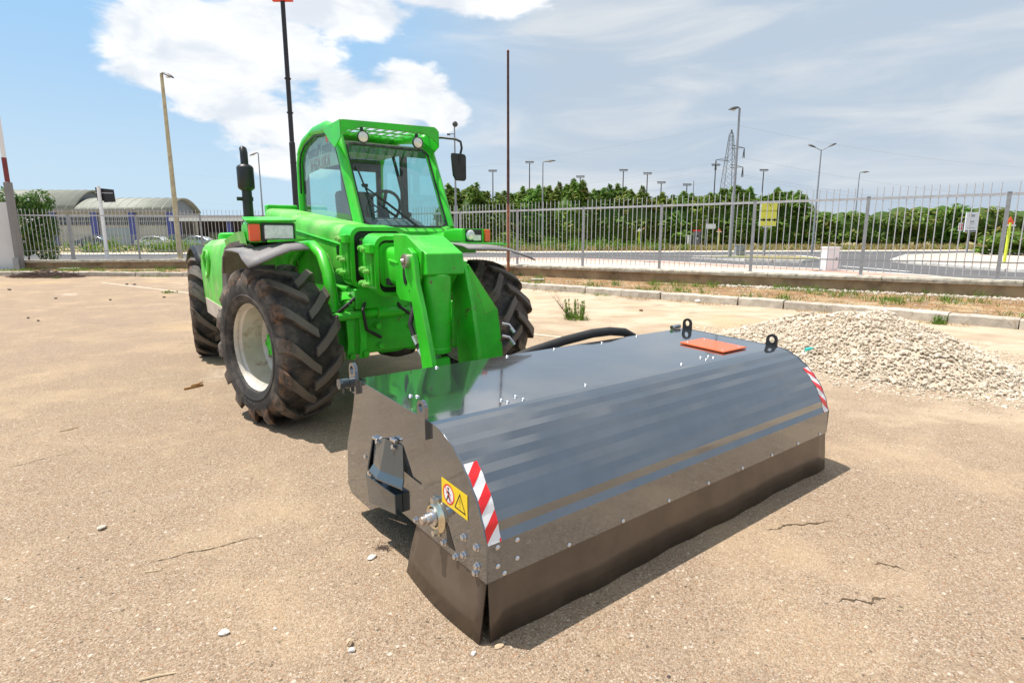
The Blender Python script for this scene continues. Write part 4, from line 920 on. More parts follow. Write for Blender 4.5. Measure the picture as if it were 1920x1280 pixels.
MB().tube([v(.47, -1.0, 1.69), v(.47, -.92, 1.52), v(.47, -.85, 1.35)], [.045, .05, .06], 12).tube([v(.47, -.99, 1.66), v(.34, -1.05, 1.76)], .008, 6).lathe([(0, .02), (.02, .015), (.02, -.015), (0, -.02)], v(.335, -1.05, 1.77), (0, 0, 1), 10).build('steering_column', BLACK_PL, cab, 40)
MB().prism(pa([(-.50, 1.50), (-.62, 1.56), (-.78, 1.60), (-.90, 1.54), (-.92, 1.4), (-.5, 1.4)], .08), (.62, 0, 0)).build('dashboard', mat('dashboard_plastic', (.12, .13, .14), .6, var=.2), cab, bevel=.02)
MB().cyl(v(.72, -.95, 1.4), v(.74, -.98, 1.62), .012, n=8).lathe([(0, .03), (.028, .015), (.028, -.015), (0, -.03)], v(.742, -.985, 1.64), (0, 0, 1), 14).build('control_lever', BLACK, cab, 50)

# ------------------------------------------------------------------ sweeper attachment
SL = 2.527
SWP = empty('road_sweeper_attachment', (-.0826, 1.771, 0), .6558)
tag(SWP, 'glossy anthracite sweeper attachment with curved hood and striped corners, standing in the foreground', 'sweeper')
ctrl = [(0, .37), (.044, .483), (.108, .576), (.165, .632), (.225, .672), (.295, .700), (.37, .714)]
def curve_pts(n):
    # even steps along a smooth curve through the measured points
    P = [Vector((p[0], p[1])) for p in ctrl]; Q = []
    for i in range(len(P) - 1):
        p0, p1, p2, p3 = P[max(i - 1, 0)], P[i], P[i + 1], P[min(i + 2, len(P) - 1)]
        for k in range(20):
            t = k / 20; Q.append(.5 * ((2 * p1) + (p2 - p0) * t + (2 * p0 - 5 * p1 + 4 * p2 - p3) * t * t + (3 * p1 - p0 - 3 * p2 + p3) * t ** 3))
    Q.append(P[-1]); S = [0]
    for i in range(1, len(Q)): S.append(S[-1] + (Q[i] - Q[i - 1]).length)
    res = []
    for k in range(n + 1):
        s_ = S[-1] * k / n; i = max(1, next((j for j in range(len(S)) if S[j] >= s_ - 1e-9), len(S) - 1))
        t = (s_ - S[i - 1]) / (S[i] - S[i - 1]); res.append(Q[i - 1].lerp(Q[i], t))
    return res, S[-1]
CURV, CLEN = curve_pts(16)
rj = random.Random(4)
for i in range(1, len(CURV) - 1):      # hand-folded sheet: the folds are not quite even
    t_ = (CURV[i + 1] - CURV[i - 1]).normalized(); CURV[i] = CURV[i] + Vector((-t_.y, t_.x)) * rj.choice((-1, 1)) * rj.uniform(.0012, .0034)
REAR_U, REAR_Z = 1.07, .744
# hood: bent sheet, one flat facet per press-brake fold
hb = MB(); prof = [(0, .232)] + [(p.x, p.y) for p in CURV] + [(REAR_U, REAR_Z), (REAR_U + .012, REAR_Z - .03)]
NX = 10
for i in range(len(prof) - 1):
    (u0, z0), (u1, z1) = prof[i], prof[i + 1]
    r0 = []; r1 = []
    for k in range(NX + 1):
        x = SL * k / NX; w_ = .0
        r0.append((x, u0, z0 + (w_ if i > 1 else 0))); r1.append((x, u1, z1 + 0))
    hb.grid([r0, r1])
me_ = hb.mesh('hood', None)
hood_o = link('hood', me_, SWEEP, SWP); md = hood_o.modifiers.new('s', 'SOLIDIFY'); md.thickness = .004; md.offset = -1
plate = [(0, .23), (-.003, .37)] + [(p.x - .002, p.y + .002) for p in CURV[1:]] + [(REAR_U, REAR_Z + .002), (1.135, .56), (1.225, .38), (1.246, .16), (1.205, .115), (.97, .115), (.76, .242)]
def plate_mb(l0, th): return MB().prism([(l0, u, z) for u, z in plate], (th, 0, 0))
pl = plate_mb(-.0065, .006).build('side_plate', SWEEP, SWP, bevel=.0012)
plr = plate_mb(SL + .0005, .006).build('side_plate', SWEEP, SWP, bevel=.0012)
MB().add([(0, 1.082, .714), (SL, 1.082, .714), (SL, 1.222, .38), (0, 1.222, .38), (SL, 1.243, .17), (0, 1.243, .17)], [(0, 1, 2, 3), (3, 2, 4, 5)]).build('rear_panel', SWEEP, SWP, solid=.005)
# rubber skirts
fr = MB(); rows = []
for k in range(31):
    x = .004 + (SL - .008) * k / 30; wv = .006 * math.sin(k * .55 + 1) + .004 * math.sin(k * 1.7)
    rows.append([(x, .009, .262), (x, .006, .225), (x, -.002 + wv * .3, .12), (x, -.008 + wv, .004)])
fr.grid(rows).build('front_skirt', SWEEP_F, SWP, 50, solid=.007)
sf = MB(); rows = []
for k in range(13):
    t = k / 12; u = .012 + .50 * t
    rows.append([(.007, u, .262), (.003, u, .232), (-.014 - .008 * math.sin(t * 2.6), u + .02 * t, .12), (-.024 - .022 * math.sin(t * 2.9 + .2), u + .05 * t, .004)])
sf.grid(rows).build('side_skirt', SWEEP_F, SWP, 50, solid=.008)
sf2 = MB(); sf2.grid([[(SL - .008, r_[1], r_[2]) for r_ in row] for row in rows]).build('side_skirt', SWEEP_F, SWP, 50, solid=.008)
MB().grid([[(x, 1.22, .18), (x, 1.225, .01)] for x in (0.35, SL / 2, SL - .05)]).build('rear_skirt', SWEEP_F, SWP, solid=.008)
br = MB().lathe([(.0, .03), (.09, .03), (.09, .05), (.31, .05), (.30, .4), (.31, 1.2), (.30, 1.9), (.31, SL - .05), (.09, SL - .05), (0, SL - .05)], (0, .325, .345), (1, 0, 0), 36)
br.build('brush_roller', BRISTLE, SWP, 30)
# lifting lugs
def lug(l, u, z, h=.085, w=.032, th=.016, mt=SWEEP_D, drop=.09):
    n = 12; P = []; cz = z + h - w
    outer = [(u + w * math.cos(R(t)), cz + w * math.sin(R(t))) for t in range(0, 181, 15)] + [(u - w, z - drop), (u + w, z - drop)]
    inner = [(u + w * .58 * math.cos(R(t)), cz + w * .58 * math.sin(R(t))) for t in range(0, 360, 20)]
    bm = bmesh.new()
    vo = [bm.verts.new((l, *p)) for p in outer]; vi = [bm.verts.new((l, *p)) for p in inner]
    eo = [bm.edges.new((vo[i], vo[(i + 1) % len(vo)])) for i in range(len(vo))] + [bm.edges.new((vi[i], vi[(i + 1) % len(vi)])) for i in range(len(vi))]
    r_ = bmesh.ops.triangle_fill(bm, use_beauty=True, use_dissolve=False, edges=eo)
    fs = [f for f in r_['geom'] if isinstance(f, bmesh.types.BMFace)]
    ex_ = bmesh.ops.extrude_face_region(bm, geom=fs)
    for v_ in [g for g in ex_['geom'] if isinstance(g, bmesh.types.BMVert)]: v_.co.x += th
    bmesh.ops.recalc_face_normals(bm, faces=bm.faces)
    me = bpy.data.meshes.new('lifting_lug'); bm.to_mesh(me); bm.free()
    o = link('lifting_lug', me, mt, SWP); return o
l1 = lug(-.023, 1.075, .748, .075, .036, mt=SWEEP, drop=.07)
MB().cyl((-.024, 1.13, .715), (-.058, 1.13, .715), .024, n=20).cyl((-.058, 1.13, .715), (-.070, 1.13, .715), .028, n=6).cyl((-.045, 1.13, .70), (-.045, 1.13, .668), .009, n=8).build('locking_pin', SWEEP_D, l1, 40)
lug(-.023, .405, .720, .075, .030, mt=SWEEP, drop=.075)
lug(SL - .01, 1.03, .745, .075, .036, mt=BLACK, drop=.004)
lug(SL - .01, .385, .715, .075, .036, mt=BLACK, drop=.004)
MB().cyl((SL - .03, 1.08, .76), (SL - .12, 1.08, .757), .016, n=12).build('locking_pin', STEEL, SWP, 40)
# small bolts: on the lid, the front seam and the side plate
bm_top = MB().lathe([(0, .0075), (.006, .007), (.0095, .003), (.0105, 0)], n=12, ax=(0, 0, 1)).mesh('bolt', 50); bm_top.materials.append(STEEL)
bm_fr = MB().lathe([(0, .006), (.006, .0055), (.0095, .002), (.0105, 0)], n=12, ax=(0, -1, 0)).mesh('bolt', 50); bm_fr.materials.append(STEEL)
bm_sd = MB().lathe([(0, .012), (.009, .012), (.011, .010), (.011, .001), (.016, .001), (.016, 0)], n=6, ax=(-1, 0, 0)).mesh('bolt'); bm_sd.materials.append(STEEL)
def ztop(u): return .714 + (u - .37) / (REAR_U - .37) * (REAR_Z - .714)
for (l, u) in ((.085, .695), (.105, .672), (.418, 1.045), (.874, 1.045), (.383, .437), (.463, .440), (.389, .40), (.470, .395), (.853, .40), (1.233, 1.05), (1.614, 1.02), (1.987, 1.05), (1.595, .40), (1.824, .435), (1.885, .425), (1.811, .39), (1.892, .395)):
    o = link('bolt', bm_top, STEEL, hood_o); o.location = (l, u, ztop(u))
for (l, z) in ((.042, .352), (.128, .350), (.128, .279), (.043, .280), (.071, .243), (.381, .241), (.688, .241), (.993, .241), (1.296, .241), (1.594, .241), (1.885, .241), (2.173, .241), (2.44, .241)):
    o = link('bolt', bm_fr, STEEL, hood_o); o.location = (l, -.0008, z)
for (u, z) in ((.138, .346), (.056, .344), (.140, .276), (.195, .243), (.054, .274), (.066, .243), (.50, .262), (.28, .262)):
    o = link('bolt', bm_sd, STEEL, pl); o.location = (-.0065, u, z)
# red and white corner tapes following the bend
arc_s = [0]; arc_p = [Vector((0, .37))] + [Vector((p.x, p.y)) for p in CURV[1:]]
for i in range(1, len(arc_p)): arc_s.append(arc_s[-1] + (arc_p[i] - arc_p[i - 1]).length)
def on_hood(l, s_, off_):
    for i in range(1, len(arc_s)):
        if s_ <= arc_s[i] or i == len(arc_s) - 1:
            t = (s_ - arc_s[i - 1]) / (arc_s[i] - arc_s[i - 1]); p = arc_p[i - 1].lerp(arc_p[i], t); d = (arc_p[i] - arc_p[i - 1]).normalized(); break
    return Vector((l, p.x - d.y * off_, p.y + d.x * off_))
TAPE_L = .292
def hazard(l0, l1, flip):
    rows = [[on_hood(l0, TAPE_L * k / 40, .0010), on_hood(l1, TAPE_L * k / 40, .0010)] for k in range(41)]
    tp = MB().grid(rows).build('hazard_tape', WHITE_F, hood_o)
    W_ = l1 - l0; step = .097; slant = .055
    for k in range(-1, 4):
        s0 = k * step + .008; s1 = s0 + step * .5
        rows = []
        for q in range(9):
            x = q / 8; sh = slant * (x if not flip else 1 - x)
            a, b = max(0, min(TAPE_L, s0 + sh)), max(0, min(TAPE_L, s1 + sh))
            if b - a < .001: continue
            rows.append([on_hood(l0 + W_ * x, a + (b - a) * j / 6, .0018) for j in range(7)])
        if len(rows) > 1: MB().grid(rows).build('red_stripe', RED, tp)
hazard(.001, .058, False)
hazard(SL - .058, SL - .001, True)
# warning plate with two signs
def ring(mb, l, cu, cz, r0, r1, n=28):
    P = [(l, cu + r * math.cos(2 * math.pi * k / n), cz + r * math.sin(2 * math.pi * k / n)) for r in (r0, r1) for k in range(n)]
    return mb.add(P, [(k, (k + 1) % n, n + (k + 1) % n, n + k) for k in range(n)])
stc = MB().prism([(-.0075, .110, .421), (-.0075, .285, .427), (-.0075, .285, .524), (-.0075, .110, .514)], (-.0012, 0, 0)).build('warning_plate', YELLOW, pl)
LX_ = -.0092
MB().add([(LX_, .235 + .036 * math.cos(2 * math.pi * k / 28), .474 + .036 * math.sin(2 * math.pi * k / 28)) for k in range(28)], [tuple(range(28))]).build('sign_disc', WHITE_F, stc)
ring(MB(), LX_ - .0004, .235, .474, .033, .039).build('sign_ring', RED, stc)
wk = MB(); lx = LX_ - .0008
def limb(p, q, w):
    p, q = Vector((lx, *p)), Vector((lx, *q)); d = (q - p).normalized(); n_ = Vector((0, -d.z, d.y)) * w; wk.add([p - n_, q - n_, q + n_, p + n_], [(0, 1, 2, 3)])
limb((.236, .487), (.237, .468), .004); limb((.237, .470), (.250, .446), .003); limb((.237, .470), (.224, .447), .003); limb((.236, .486), (.222, .473), .0022); limb((.236, .486), (.250, .476), .0022)
wk.add([(lx, .236 + .0055 * math.cos(k * .628), .4965 + .0055 * math.sin(k * .628)) for k in range(10)], [tuple(range(10))])
wk.build('walking_figure', INK, stc)
sb = MB(); p, q = Vector((lx - .0003, .260, .500)), Vector((lx - .0003, .210, .448)); n_ = Vector((0, (q - p).z, -(q - p).y)).normalized() * .0022
sb.add([p - n_, q - n_, q + n_, p + n_], [(0, 1, 2, 3)]).build('sign_bar', RED, stc)
tri_o = [(.158, .506), (.196, .440), (.120, .436)]; tri_i = [(.158, .496), (.1885, .4445), (.1275, .4413)]
MB().add([(LX_, *p) for p in tri_o + tri_i], [(0, 1, 4, 3), (1, 2, 5, 4), (2, 0, 3, 5)]).build('warning_triangle', INK, stc)
MB().add([(LX_, .1595, .483), (LX_, .1565, .483), (LX_, .157, .461), (LX_, .159, .461), (LX_, .1598, .456), (LX_, .1562, .456), (LX_, .1562, .451), (LX_, .1598, .451)], [(0, 1, 2, 3), (4, 5, 6, 7)]).build('exclamation_mark', INK, stc)
# flange bearing and shaft end
bf = MB().lathe([(.036, .006), (.040, .020), (.046, .022), (.052, .014), (.062, .010), (.066, .006), (.066, 0), (.0, 0)], (-.0065, .325, .352), (-1, 0, 0), 36, cap=False)
bf.box((-.0095, .325, .352), (.006, .042, .155))
bfo = bf.build('flange_bearing', YZINC, pl, 35)
for dz in (-.067, .067): MB().cyl((-.0125, .325, .352 + dz), (-.03, .325, .352 + dz), .013, n=6).build('bolt', STEEL, bfo)
MB().lathe([(.0, .045), (.02, .045), (.022, .04), (.022, .02), (.034, .018), (.036, .0)], (-.0165, .325, .352), (-1, 0, 0), 28).build('bearing_collar', STEEL, bfo, 35)
MB().lathe([(0, .062), (.015, .062), (.0165, .058), (.0165, 0)], (-.0165, .325, .352), (-1, 0, 0), 20).build('shaft_end', PIN, bfo, 35)
MB().prism([(-.0072, .20, .262), (-.0072, .255, .262), (-.0072, .262, .355), (-.0072, .245, .34)], (-.0008, 0, 0)).build('bearing_slot', BLACK, pl)
# folded stand bracket on the side plate
bk_ = MB()
bk_.add([(-.010, .880, .500), (-.030, .735, .545), (-.010, .600, .552), (-.050, .850, .395), (-.085, .735, .405), (-.045, .560, .420), (-.095, .84, .372), (-.128, .72, .382), (-.085, .53, .395)],
        [(0, 1, 4, 3), (1, 2, 5, 4), (3, 4, 7, 6), (4, 5, 8, 7)])
bko = bk_.build('stand_bracket', SWEEP_D, pl, solid=.009); bko.scale = (.6, 1, 1)
MB().add([(-.008, .97, .33), (-.008, .89, .505), (-.035, .875, .50), (-.065, .90, .36), (-.04, .96, .30)], [(0, 1, 2, 3, 4)]).build('bracket_cheek', SWEEP_D, bko, solid=.008)
lo = MB().prism([(-.010, .93, .325), (-.010, .62, .335), (-.010, .62, .245), (-.010, .90, .19)], (-.06, 0, 0)).build('bracket_box', SWEEP_D, bko, bevel=.006)
for p in ((-.03, .82, .50), (-.03, .66, .525), (-.072, .865, .345), (-.05, .93, .40)):
    MB().lathe([(0, .02), (.011, .02), (.012, .0)], p, (-1, 0, .5), 6).build('bolt', STEEL, bko)
MB().box((-.022, .855, .512), (.03, .05, .014)).box((-.03, .66, .562), (.03, .05, .014)).build('rubber_stop', STEEL, bko, bevel=.004)
# orange reflector plate on the lid
MB().prism([(2.035, .42, ztop(.42) + .003), (2.285, .42, ztop(.42) + .003), (2.285, .735, ztop(.735) + .003), (2.035, .735, ztop(.735) + .003)], (0, 0, .010)).build('orange_plate', ORANGE_P, hood_o, bevel=.003)
for (l, u) in ((2.07, .45), (2.25, .45), (2.07, .70), (2.25, .70)): o = link('bolt', bm_top, STEEL, hood_o); o.location = (l, u, ztop(u) + .0135); o.scale = (.5, .5, .5)
# hydraulic hose looping up behind the lid
hs = MB().tube([(.55, 1.50, .30), (.80, 1.36, .52), (.98, 1.27, .64), (1.20, 1.22, .705), (1.45, 1.20, .748), (1.70, 1.19, .772), (1.86, 1.18, .772), (2.00, 1.175, .752), (2.10, 1.17, .705), (2.15, 1.17, .60), (2.15, 1.16, .45)], .030, 14)
hs.build('sleeved_hose', RUBBER, SWP, 60)
for x in (.7, 1.8): MB().box((x, 1.27, .42), (.10, .16, .34)).build('coupling_frame', SWEEP_D, SWP, bevel=.008)

ORD = 'leftmost second third fourth fifth sixth seventh eighth ninth tenth eleventh twelfth thirteenth fourteenth fifteenth sixteenth seventeenth eighteenth nineteenth twentieth'.split() + ['twenty-' + w_ for w_ in 'first second third fourth fifth sixth seventh eighth ninth'.split()] + ['thirtieth']
# ------------------------------------------------------------------ poles, lamps, signs
def pole_mb(p, h, r0, r1, n=12): return MB().tube([p, p + Vector((0, 0, h))], [r0, r1], n)
def head_mb(p, d, L=.75, w=.16, tilt=.25):
    """a street-lamp head: flattened tapering shell reaching out from p along d"""
    d = Vector(d).normalized(); s_ = Vector((-d.y, d.x, 0)); mb = MB(); secs = []
    for t, ww, hh in ((0, .05, .05), (.2, w * .8, .10), (.55, w, .13), (.85, w * .8, .10), (1, w * .35, .04)):
        c_ = p + d * L * t + Vector((0, 0, tilt * L * t))
        secs.append([c_ + s_ * ww * math.cos(R(q)) + Vector((0, 0, hh * math.sin(R(q)) * (1 if math.sin(R(q)) > 0 else .35))) for q in range(0, 360, 36)])
    return loft(mb, secs)
def lamp(label, px, py, D, kind='right', r=.09, mt=GALV, group=None, basez=OUT, name='street_lamp', arm=1.0, L=.8):
    top = at(px, py, D); base = Vector((top.x, top.y, basez)); root = tag(empty(name, base), label, 'lamp', group)
    h = top.z - basez
    pole_mb(Vector(), h, r, r * .55).build('pole', mt, root, 60)
    MB().box((0, 0, .04), (r * 5, r * 5, .08)).build('base_plate', mt, root)
    T_ = Vector((0, 0, h))
    if kind in ('right', 'left'):
        d = Vector((1 if kind == 'right' else -1, -.25, 0)).normalized()
        tl = -.42 if px < 600 else (-.22 if kind == 'left' else .05)
        hd = head_mb(T_ + d * .05 + Vector((0, 0, .02)), d, L * arm, .15, tl).build('lamp_head', LAMPHEAD, root, 50)
        c_ = T_ + d * (L * arm * .58) + Vector((0, 0, tl * L * arm * .55 - .05))
        MB().lathe([(0, -.05), (.10, -.03), (.13, .01)], c_, (0, 0, 1), 12).build('lamp_glass', LENS, hd, 50)
    elif kind == 'double':
        for sx, ln in ((-1, .42), (1, .50)):
            d = Vector((sx, -.2 if sx > 0 else .5, 0)).normalized(); e = T_ + d * ln + Vector((0, 0, .20))
            am = MB().tube([T_ - Vector((0, 0, .05)), e], .035, 8).build('arm', mt, root, 60)
            head_mb(e, d, .58, .12, .40).build('lamp_head', LAMPHEAD, am, 50)
    elif kind == 'flood':
        MB().box(T_, (1.5, .10, .08)).build('cross_arm', mt, root)
        for sx in (-.55, 0, .55):
            MB().prism([T_ + Vector((sx - .28, -.25, .10)), T_ + Vector((sx + .28, -.25, .10)), T_ + Vector((sx + .22, .2, .28)), T_ + Vector((sx - .22, .2, .28))], (0, 0, .13)).build('floodlight', LAMPHEAD, root)
    elif kind == 'globe':
        MB().lathe([(0, .22), (.14, .18), (.2, 0), (.14, -.16), (0, -.2)], T_ + Vector((.05, 0, .1)), (.2, -1, .3), 14).build('lamp_head', LAMPHEAD, root, 50)
        MB().tube([T_ - Vector((0, 0, .55)), T_ + Vector((-.32, 0, -.55))], .03, 6).box(T_ + Vector((-.42, 0, -.58)), (.22, .16, .10)).build('camera_bracket', LAMPHEAD, root)
    return root
lamp('tall yellowish street lamp with one drooping head above the left fence', 302.5, 138, 34, 'right', r=.16, mt=LAMPPOLE, L=.75)
lamp('slim grey street lamp seen between exhaust pipe and black pole', 484, 287, 62, 'left', r=.10, L=.8)
lamp('grey lamp pole with round head and side bracket behind the cab mirror', 852, 236, 42, 'globe', r=.09)
lamp('grey street lamp with one short head just right of the rusty pole', 1018, 304, 62, 'right', r=.10, L=1.3)
lamp('tall grey street lamp with one head pointing left beside the pylon', 1387, 203, 36, 'left', r=.11, L=.68)
lamp('grey street lamp with two raised arms at the right', 1540, 281, 48, 'double', r=.09)
lamp('pale street lamp with one small head right of the two-armed lamp', 1612, 324, 80, 'right', r=.10, L=1.1)
for i_, (px, py) in enumerate(((924, 322), (993, 306), (1088, 333), (1169, 321), (1214, 327), (1240, 344), (1288, 348), (1342, 311), (1432, 321))):
    lamp('%s of the dark floodlight masts behind the hedge, counted from the left' % ORD[i_], px, py, 112, 'flood', r=.16, mt=LAMPHEAD, group='floodlight masts behind the hedge', basez=.1, name='floodlight_mast')
t_ = at(1301, 339, 112)
tag(pole_mb(Vector((t_.x, t_.y, .1)), t_.z - .1, .09, .05, 8).build('antenna_mast', LAMPHEAD, None, 60), 'thin bare mast behind the hedge left of the pylon', 'mast')

bp_ = at(543, 200, 30); bp_.z = OUT; b_top = at(531.5, 3, 30).z
bpole = tag(empty('sign_pole', bp_), 'tall black pole carrying a red sign box behind the cab', 'sign pole')
MB().tube([(0, 0, 0), (0, 0, 6.0), (0, 0, 6.02), (0, 0, b_top - OUT)], [.145, .145, .115, .105], 14).build('pole', DARKPOLE, bpole, 40)
MB().box((0, 0, b_top - OUT + .55), (.98, .22, 1.1)).build('sign_box', RED, bpole, bevel=.02)
for z in (5.0, 7.4, 9.0): MB().lathe([(.14, 0), (.155, .0), (.155, .06), (.14, .06)], (0, 0, z), (0, 0, 1), 14, closed=True).build('band', DARKPOLE, bpole)
rp = at(953, 490, 20.0); rt = at(955, 96, 20.0)
rpo = tag(empty('rusty_pole', (rp.x, rp.y, .09)), 'tall thin rusty steel pole in front of the right fence', 'pole')
MB().cyl((0, 0, 0), (0, 0, 2.45), .052, .050, 10).build('pole_foot', RUST, rpo, 40)
MB().tube([(0, 0, 2.45), (0, 0, 3.9), (0, 0, 3.95), (0, 0, rt.z - .1)], [.0495, .048, .044, .04], 10).build('pole', mat('dark_brown_tone', (.07, .026, .020), .6, var=.3, scale=9), rpo, 40)  # upper length in a darker brown than the foot
MB().lathe([(0, .05), (.035, .04), (.05, 0)], (0, 0, rt.z - .1), (0, 0, 1), 10).build('cap', RUST, rpo)

def board(label, x0, y0, x1, y1, D, mt, base=None, posts=(.5,), th=.08, name='sign', cat='sign', edge=WHITE, pr=.05):
    a, b = at(x0, y1, D), at(x1, y0, D); c_ = (a + b) / 2; w, h = b.x - a.x, b.z - a.z
    root = tag(empty(name, (c_.x, D, base if base is not None else OUT)), label, cat); z0 = a.z - root.location.z
    pn = MB().box((0, 0, z0 + h / 2), (w, th, h)).build('panel', edge, root, bevel=.01)
    MB().box((0, -th / 2 - .006, z0 + h / 2), (w * .97, .008, h * .97)).build('face', mt, pn)
    for f in posts: MB().cyl(((f - .5) * w, .06, 0), ((f - .5) * w, .06, z0 + h * .6), pr, n=10).build('post', GALV, root, 60)
    return root, pn, w, h, z0, -th / 2 - .012
r_, pn, w, h, z0, yf = board('yellow direction sign with three black arrows behind the fence', 1423.5, 379, 1457, 424, 38, YELLOW_S, posts=(.45,), th=.22, pr=.09)
fr_ = lambda x, z: frame((x * w, yf, z0 + z * h), (1, 0, 0), (0, 0, 1))
text('sign_lettering', 'VALLENO RESTAURI', .17, INK, pn, fr_(0, .63), squash=.80); text('sign_letter', 'V', .30, INK, pn, fr_(.05, .86), squash=.8)
for x in (-.34, 0, .34):
    MB().add([(x * w - .17, yf, z0 + h * .26 - .05), (x * w + .02, yf, z0 + h * .26 - .05), (x * w + .02, yf, z0 + h * .26 - .13), (x * w + .18, yf, z0 + h * .26), (x * w + .02, yf, z0 + h * .26 + .13), (x * w + .02, yf, z0 + h * .26 + .05), (x * w - .17, yf, z0 + h * .26 + .05)], [tuple(range(7))]).build('arrow', INK, pn)
MB().box((0, 0, z0 - .06), (w * .55, .10, .06)).build('bracket', WHITE, r_)
r_, pn, w, h, z0, yf = board('white information board on a post at the far right behind the fence', 1807, 398, 1836, 435, 46, WHITE_F, posts=(.5,), th=.10, pr=.07)
BLUEI = mat('blue_ink', (.06, .10, .38), .5); TEAL = mat('teal_ink', (.10, .42, .44), .5)
for (x, z, ww, hh, m_) in ((-.05, .85, .45, .035, BLUEI), (-.05, .79, .40, .03, BLUEI), (-.08, .52, .09, .06, RED), (.08, .53, .10, .07, TEAL), (0, .40, .35, .02, BLUEI), (-.02, .20, .6, .02, RED), (0, .05, .9, .05, BLUEI)):
    MB().box((x * w, yf + .004, z0 + z * h), (ww * w, .004, hh * h)).build('print', m_, pn)
r2, pn2, w2, h2, z2, y2 = board('small white notice beside the information board', 1796, 418, 1806, 433, 47, WHITE_F, posts=(.5,), th=.04, pr=.03)
for z in (.72, .3): MB().lathe([(0, .003), (.14, .003), (.14, 0)], (0, y2 + .004, z2 + z * h2), (0, -1, 0), 16).build('red_disc', RED, pn2)
r3, pn3, w3, h3, z3, y3 = board('white street name plate on a grey post before the hedge', 1324, 420, 1342, 429, 60, WHITE_F, posts=(0.0,), th=.04, pr=.06)
MB().cyl((-.5 * w3, .06, 0), (-.5 * w3, .06, z3 + 1.0), .05, n=8).build('post_top', GALV, r3)
# back of a board left of the building
r4 = tag(empty('roadside_signboard', (at(197, 450, 33).x, 33, OUT)), 'dark sign board seen from behind on a white post left', 'sign')
zt4 = at(184, 349, 33).z - OUT
MB().cyl((0, 0, 0), (0, 0, zt4), .11, .09, 12).build('post', WHITE, r4, 60)
for (x0, x1, dz) in ((-.30, .06, 0.0), (.06, .72, -.06)):
    MB().prism([(x0, .14, zt4 - .05 + dz), (x1, .14, zt4 - .12 + dz), (x1 + .03, .14, zt4 - .80 + dz), (x0 + .06, .14, zt4 - .82 + dz)], (0, .05, 0)).build('panel', DARKPOLE, r4)
MB().bar((-.3, .10, zt4 - .35), (.7, .10, zt4 - .38), .04, .06).build('bracket', GALV, r4)

# cabinets and markers along the street
def cabinet(label, x0, y0, x1, y1, z, mt, lid=None, dep=.4, name='utility_cabinet'):
    b = ground((x0 + x1) / 2, y1, z); D = b.y; a_, c_ = at(x0, y1, D), at(x1, y0, D); w, h = c_.x - a_.x, c_.z - z
    root = tag(empty(name, (b.x, D + dep / 2, z)), label, 'cabinet')
    bd = MB().box((0, 0, h * .48), (w, dep, h * .94)).build('body', mt, root, bevel=.015)
    MB().box((0, 0, h * .965), (w * 1.10, dep * 1.10, h * .07)).build('lid', lid or mt, root, bevel=.01)
    MB().box((0, -dep / 2 - .004, h * .47), (w * .86, .012, h * .8)).build('door', mt, bd, bevel=.003)
    MB().box((w * .3, -dep / 2 - .018, h * .5), (.03, .02, .10)).build('handle', BLACK, bd)
    return root
cabinet('white utility cabinet standing right behind the fence', 1545, 463, 1573, 508, OUT + .10, WHITE)
cabinet('low grey utility cabinet at the foot of the tall lamp', 1379, 459, 1397, 479, OUT + .12, mat('grey_cabinet', (.30, .31, .32), .6, var=.12))
cb = cabinet('grey street cabinet with a red top before the hedge', 1299, 431, 1313, 467.5, OUT, mat('steel_cabinet', (.16, .16, .17), .5, var=.12), lid=RED)
MB().box((0, -.215, 1.5), (.5, .02, .2)).build('window', WIN, cb); MB().box((.02, -.216, 1.2), (.14, .02, .14)).build('notice', WHITE_F, cb)
cabinet('small white box on the grass left of the red topped cabinet', 1289, 441, 1295.5, 467, OUT, mat('pale_cabinet', (.62, .62, .58), .6))
def marker(label, px, y0, y1, D, col, top=ORANGE, r=.05):
    b = at(px, y1, D); root = tag(empty('marker_post', (b.x, D, OUT)), label, 'marker'); h = at(px, y0, D).z - OUT
    MB().cyl((0, 0, 0), (0, 0, h - .2), r, n=10).build('post', col, root, 60)
    MB().prism([(-.24, 0, h - .28), (.24, 0, h - .28), (0, 0, h + .06)], (0, .03, 0)).build('triangle', top, root)
    MB().box((0, -.01, h - .32), (.5, .03, .07)).build('plate', WHITE_F, root)
    return root
YG = mat('yellow_green_post', (.62, .72, .06), .5)
marker('thin yellow marker with orange triangle right of the street name plate', 1346.5, 429, 467, 60, mat('pale_yellow_post', (.72, .66, .22), .5), r=.06)
marker('yellow green marker post at the right edge behind the fence', 1882, 409, 497, 26, YG, r=.06)
marker('yellow topped marker far behind the middle of the fence', 1198, 428, 456, 64, YG, top=WHITE_F, r=.06)

# lattice pylon and its wires
py_b = at(1359, 440, 185); PY = tag(empty('lattice_pylon', (py_b.x, 185, 0)), 'tall steel lattice pylon rising behind the hedge', 'pylon')
PH = at(1361, 233, 185).z
def pw(z): return 5.4 * (1 - z / PH) ** .9 * 1.05 + .40 if z < PH * .93 else .3 * (PH - z) / (PH * .07) + .05
lv = [0]
while lv[-1] < PH * .95: lv.append(lv[-1] + max(1.0, pw(lv[-1]) * .8))
lv[-1] = PH * .955
cor = lambda z, i: Vector(((-1, 1, 1, -1)[i] * pw(z) / 2, (-1, -1, 1, 1)[i] * pw(z) / 2, z))
lg = MB()
for i in range(4):
    lg2 = MB()
    for k in range(len(lv) - 1): lg2.bar(cor(lv[k], i), cor(lv[k + 1], i), .13, .13)
    lg2.build('leg', PYLON, PY)
bc = MB()
for k in range(len(lv) - 1):
    for i in range(4):
        j = (i + 1) % 4; bc.bar(cor(lv[k], i), cor(lv[k + 1], j), .055, .055).bar(cor(lv[k], j), cor(lv[k + 1], i), .055, .055)
tag(bc.build('bracing', PYLON, PY), kind='stuff')
ends = []
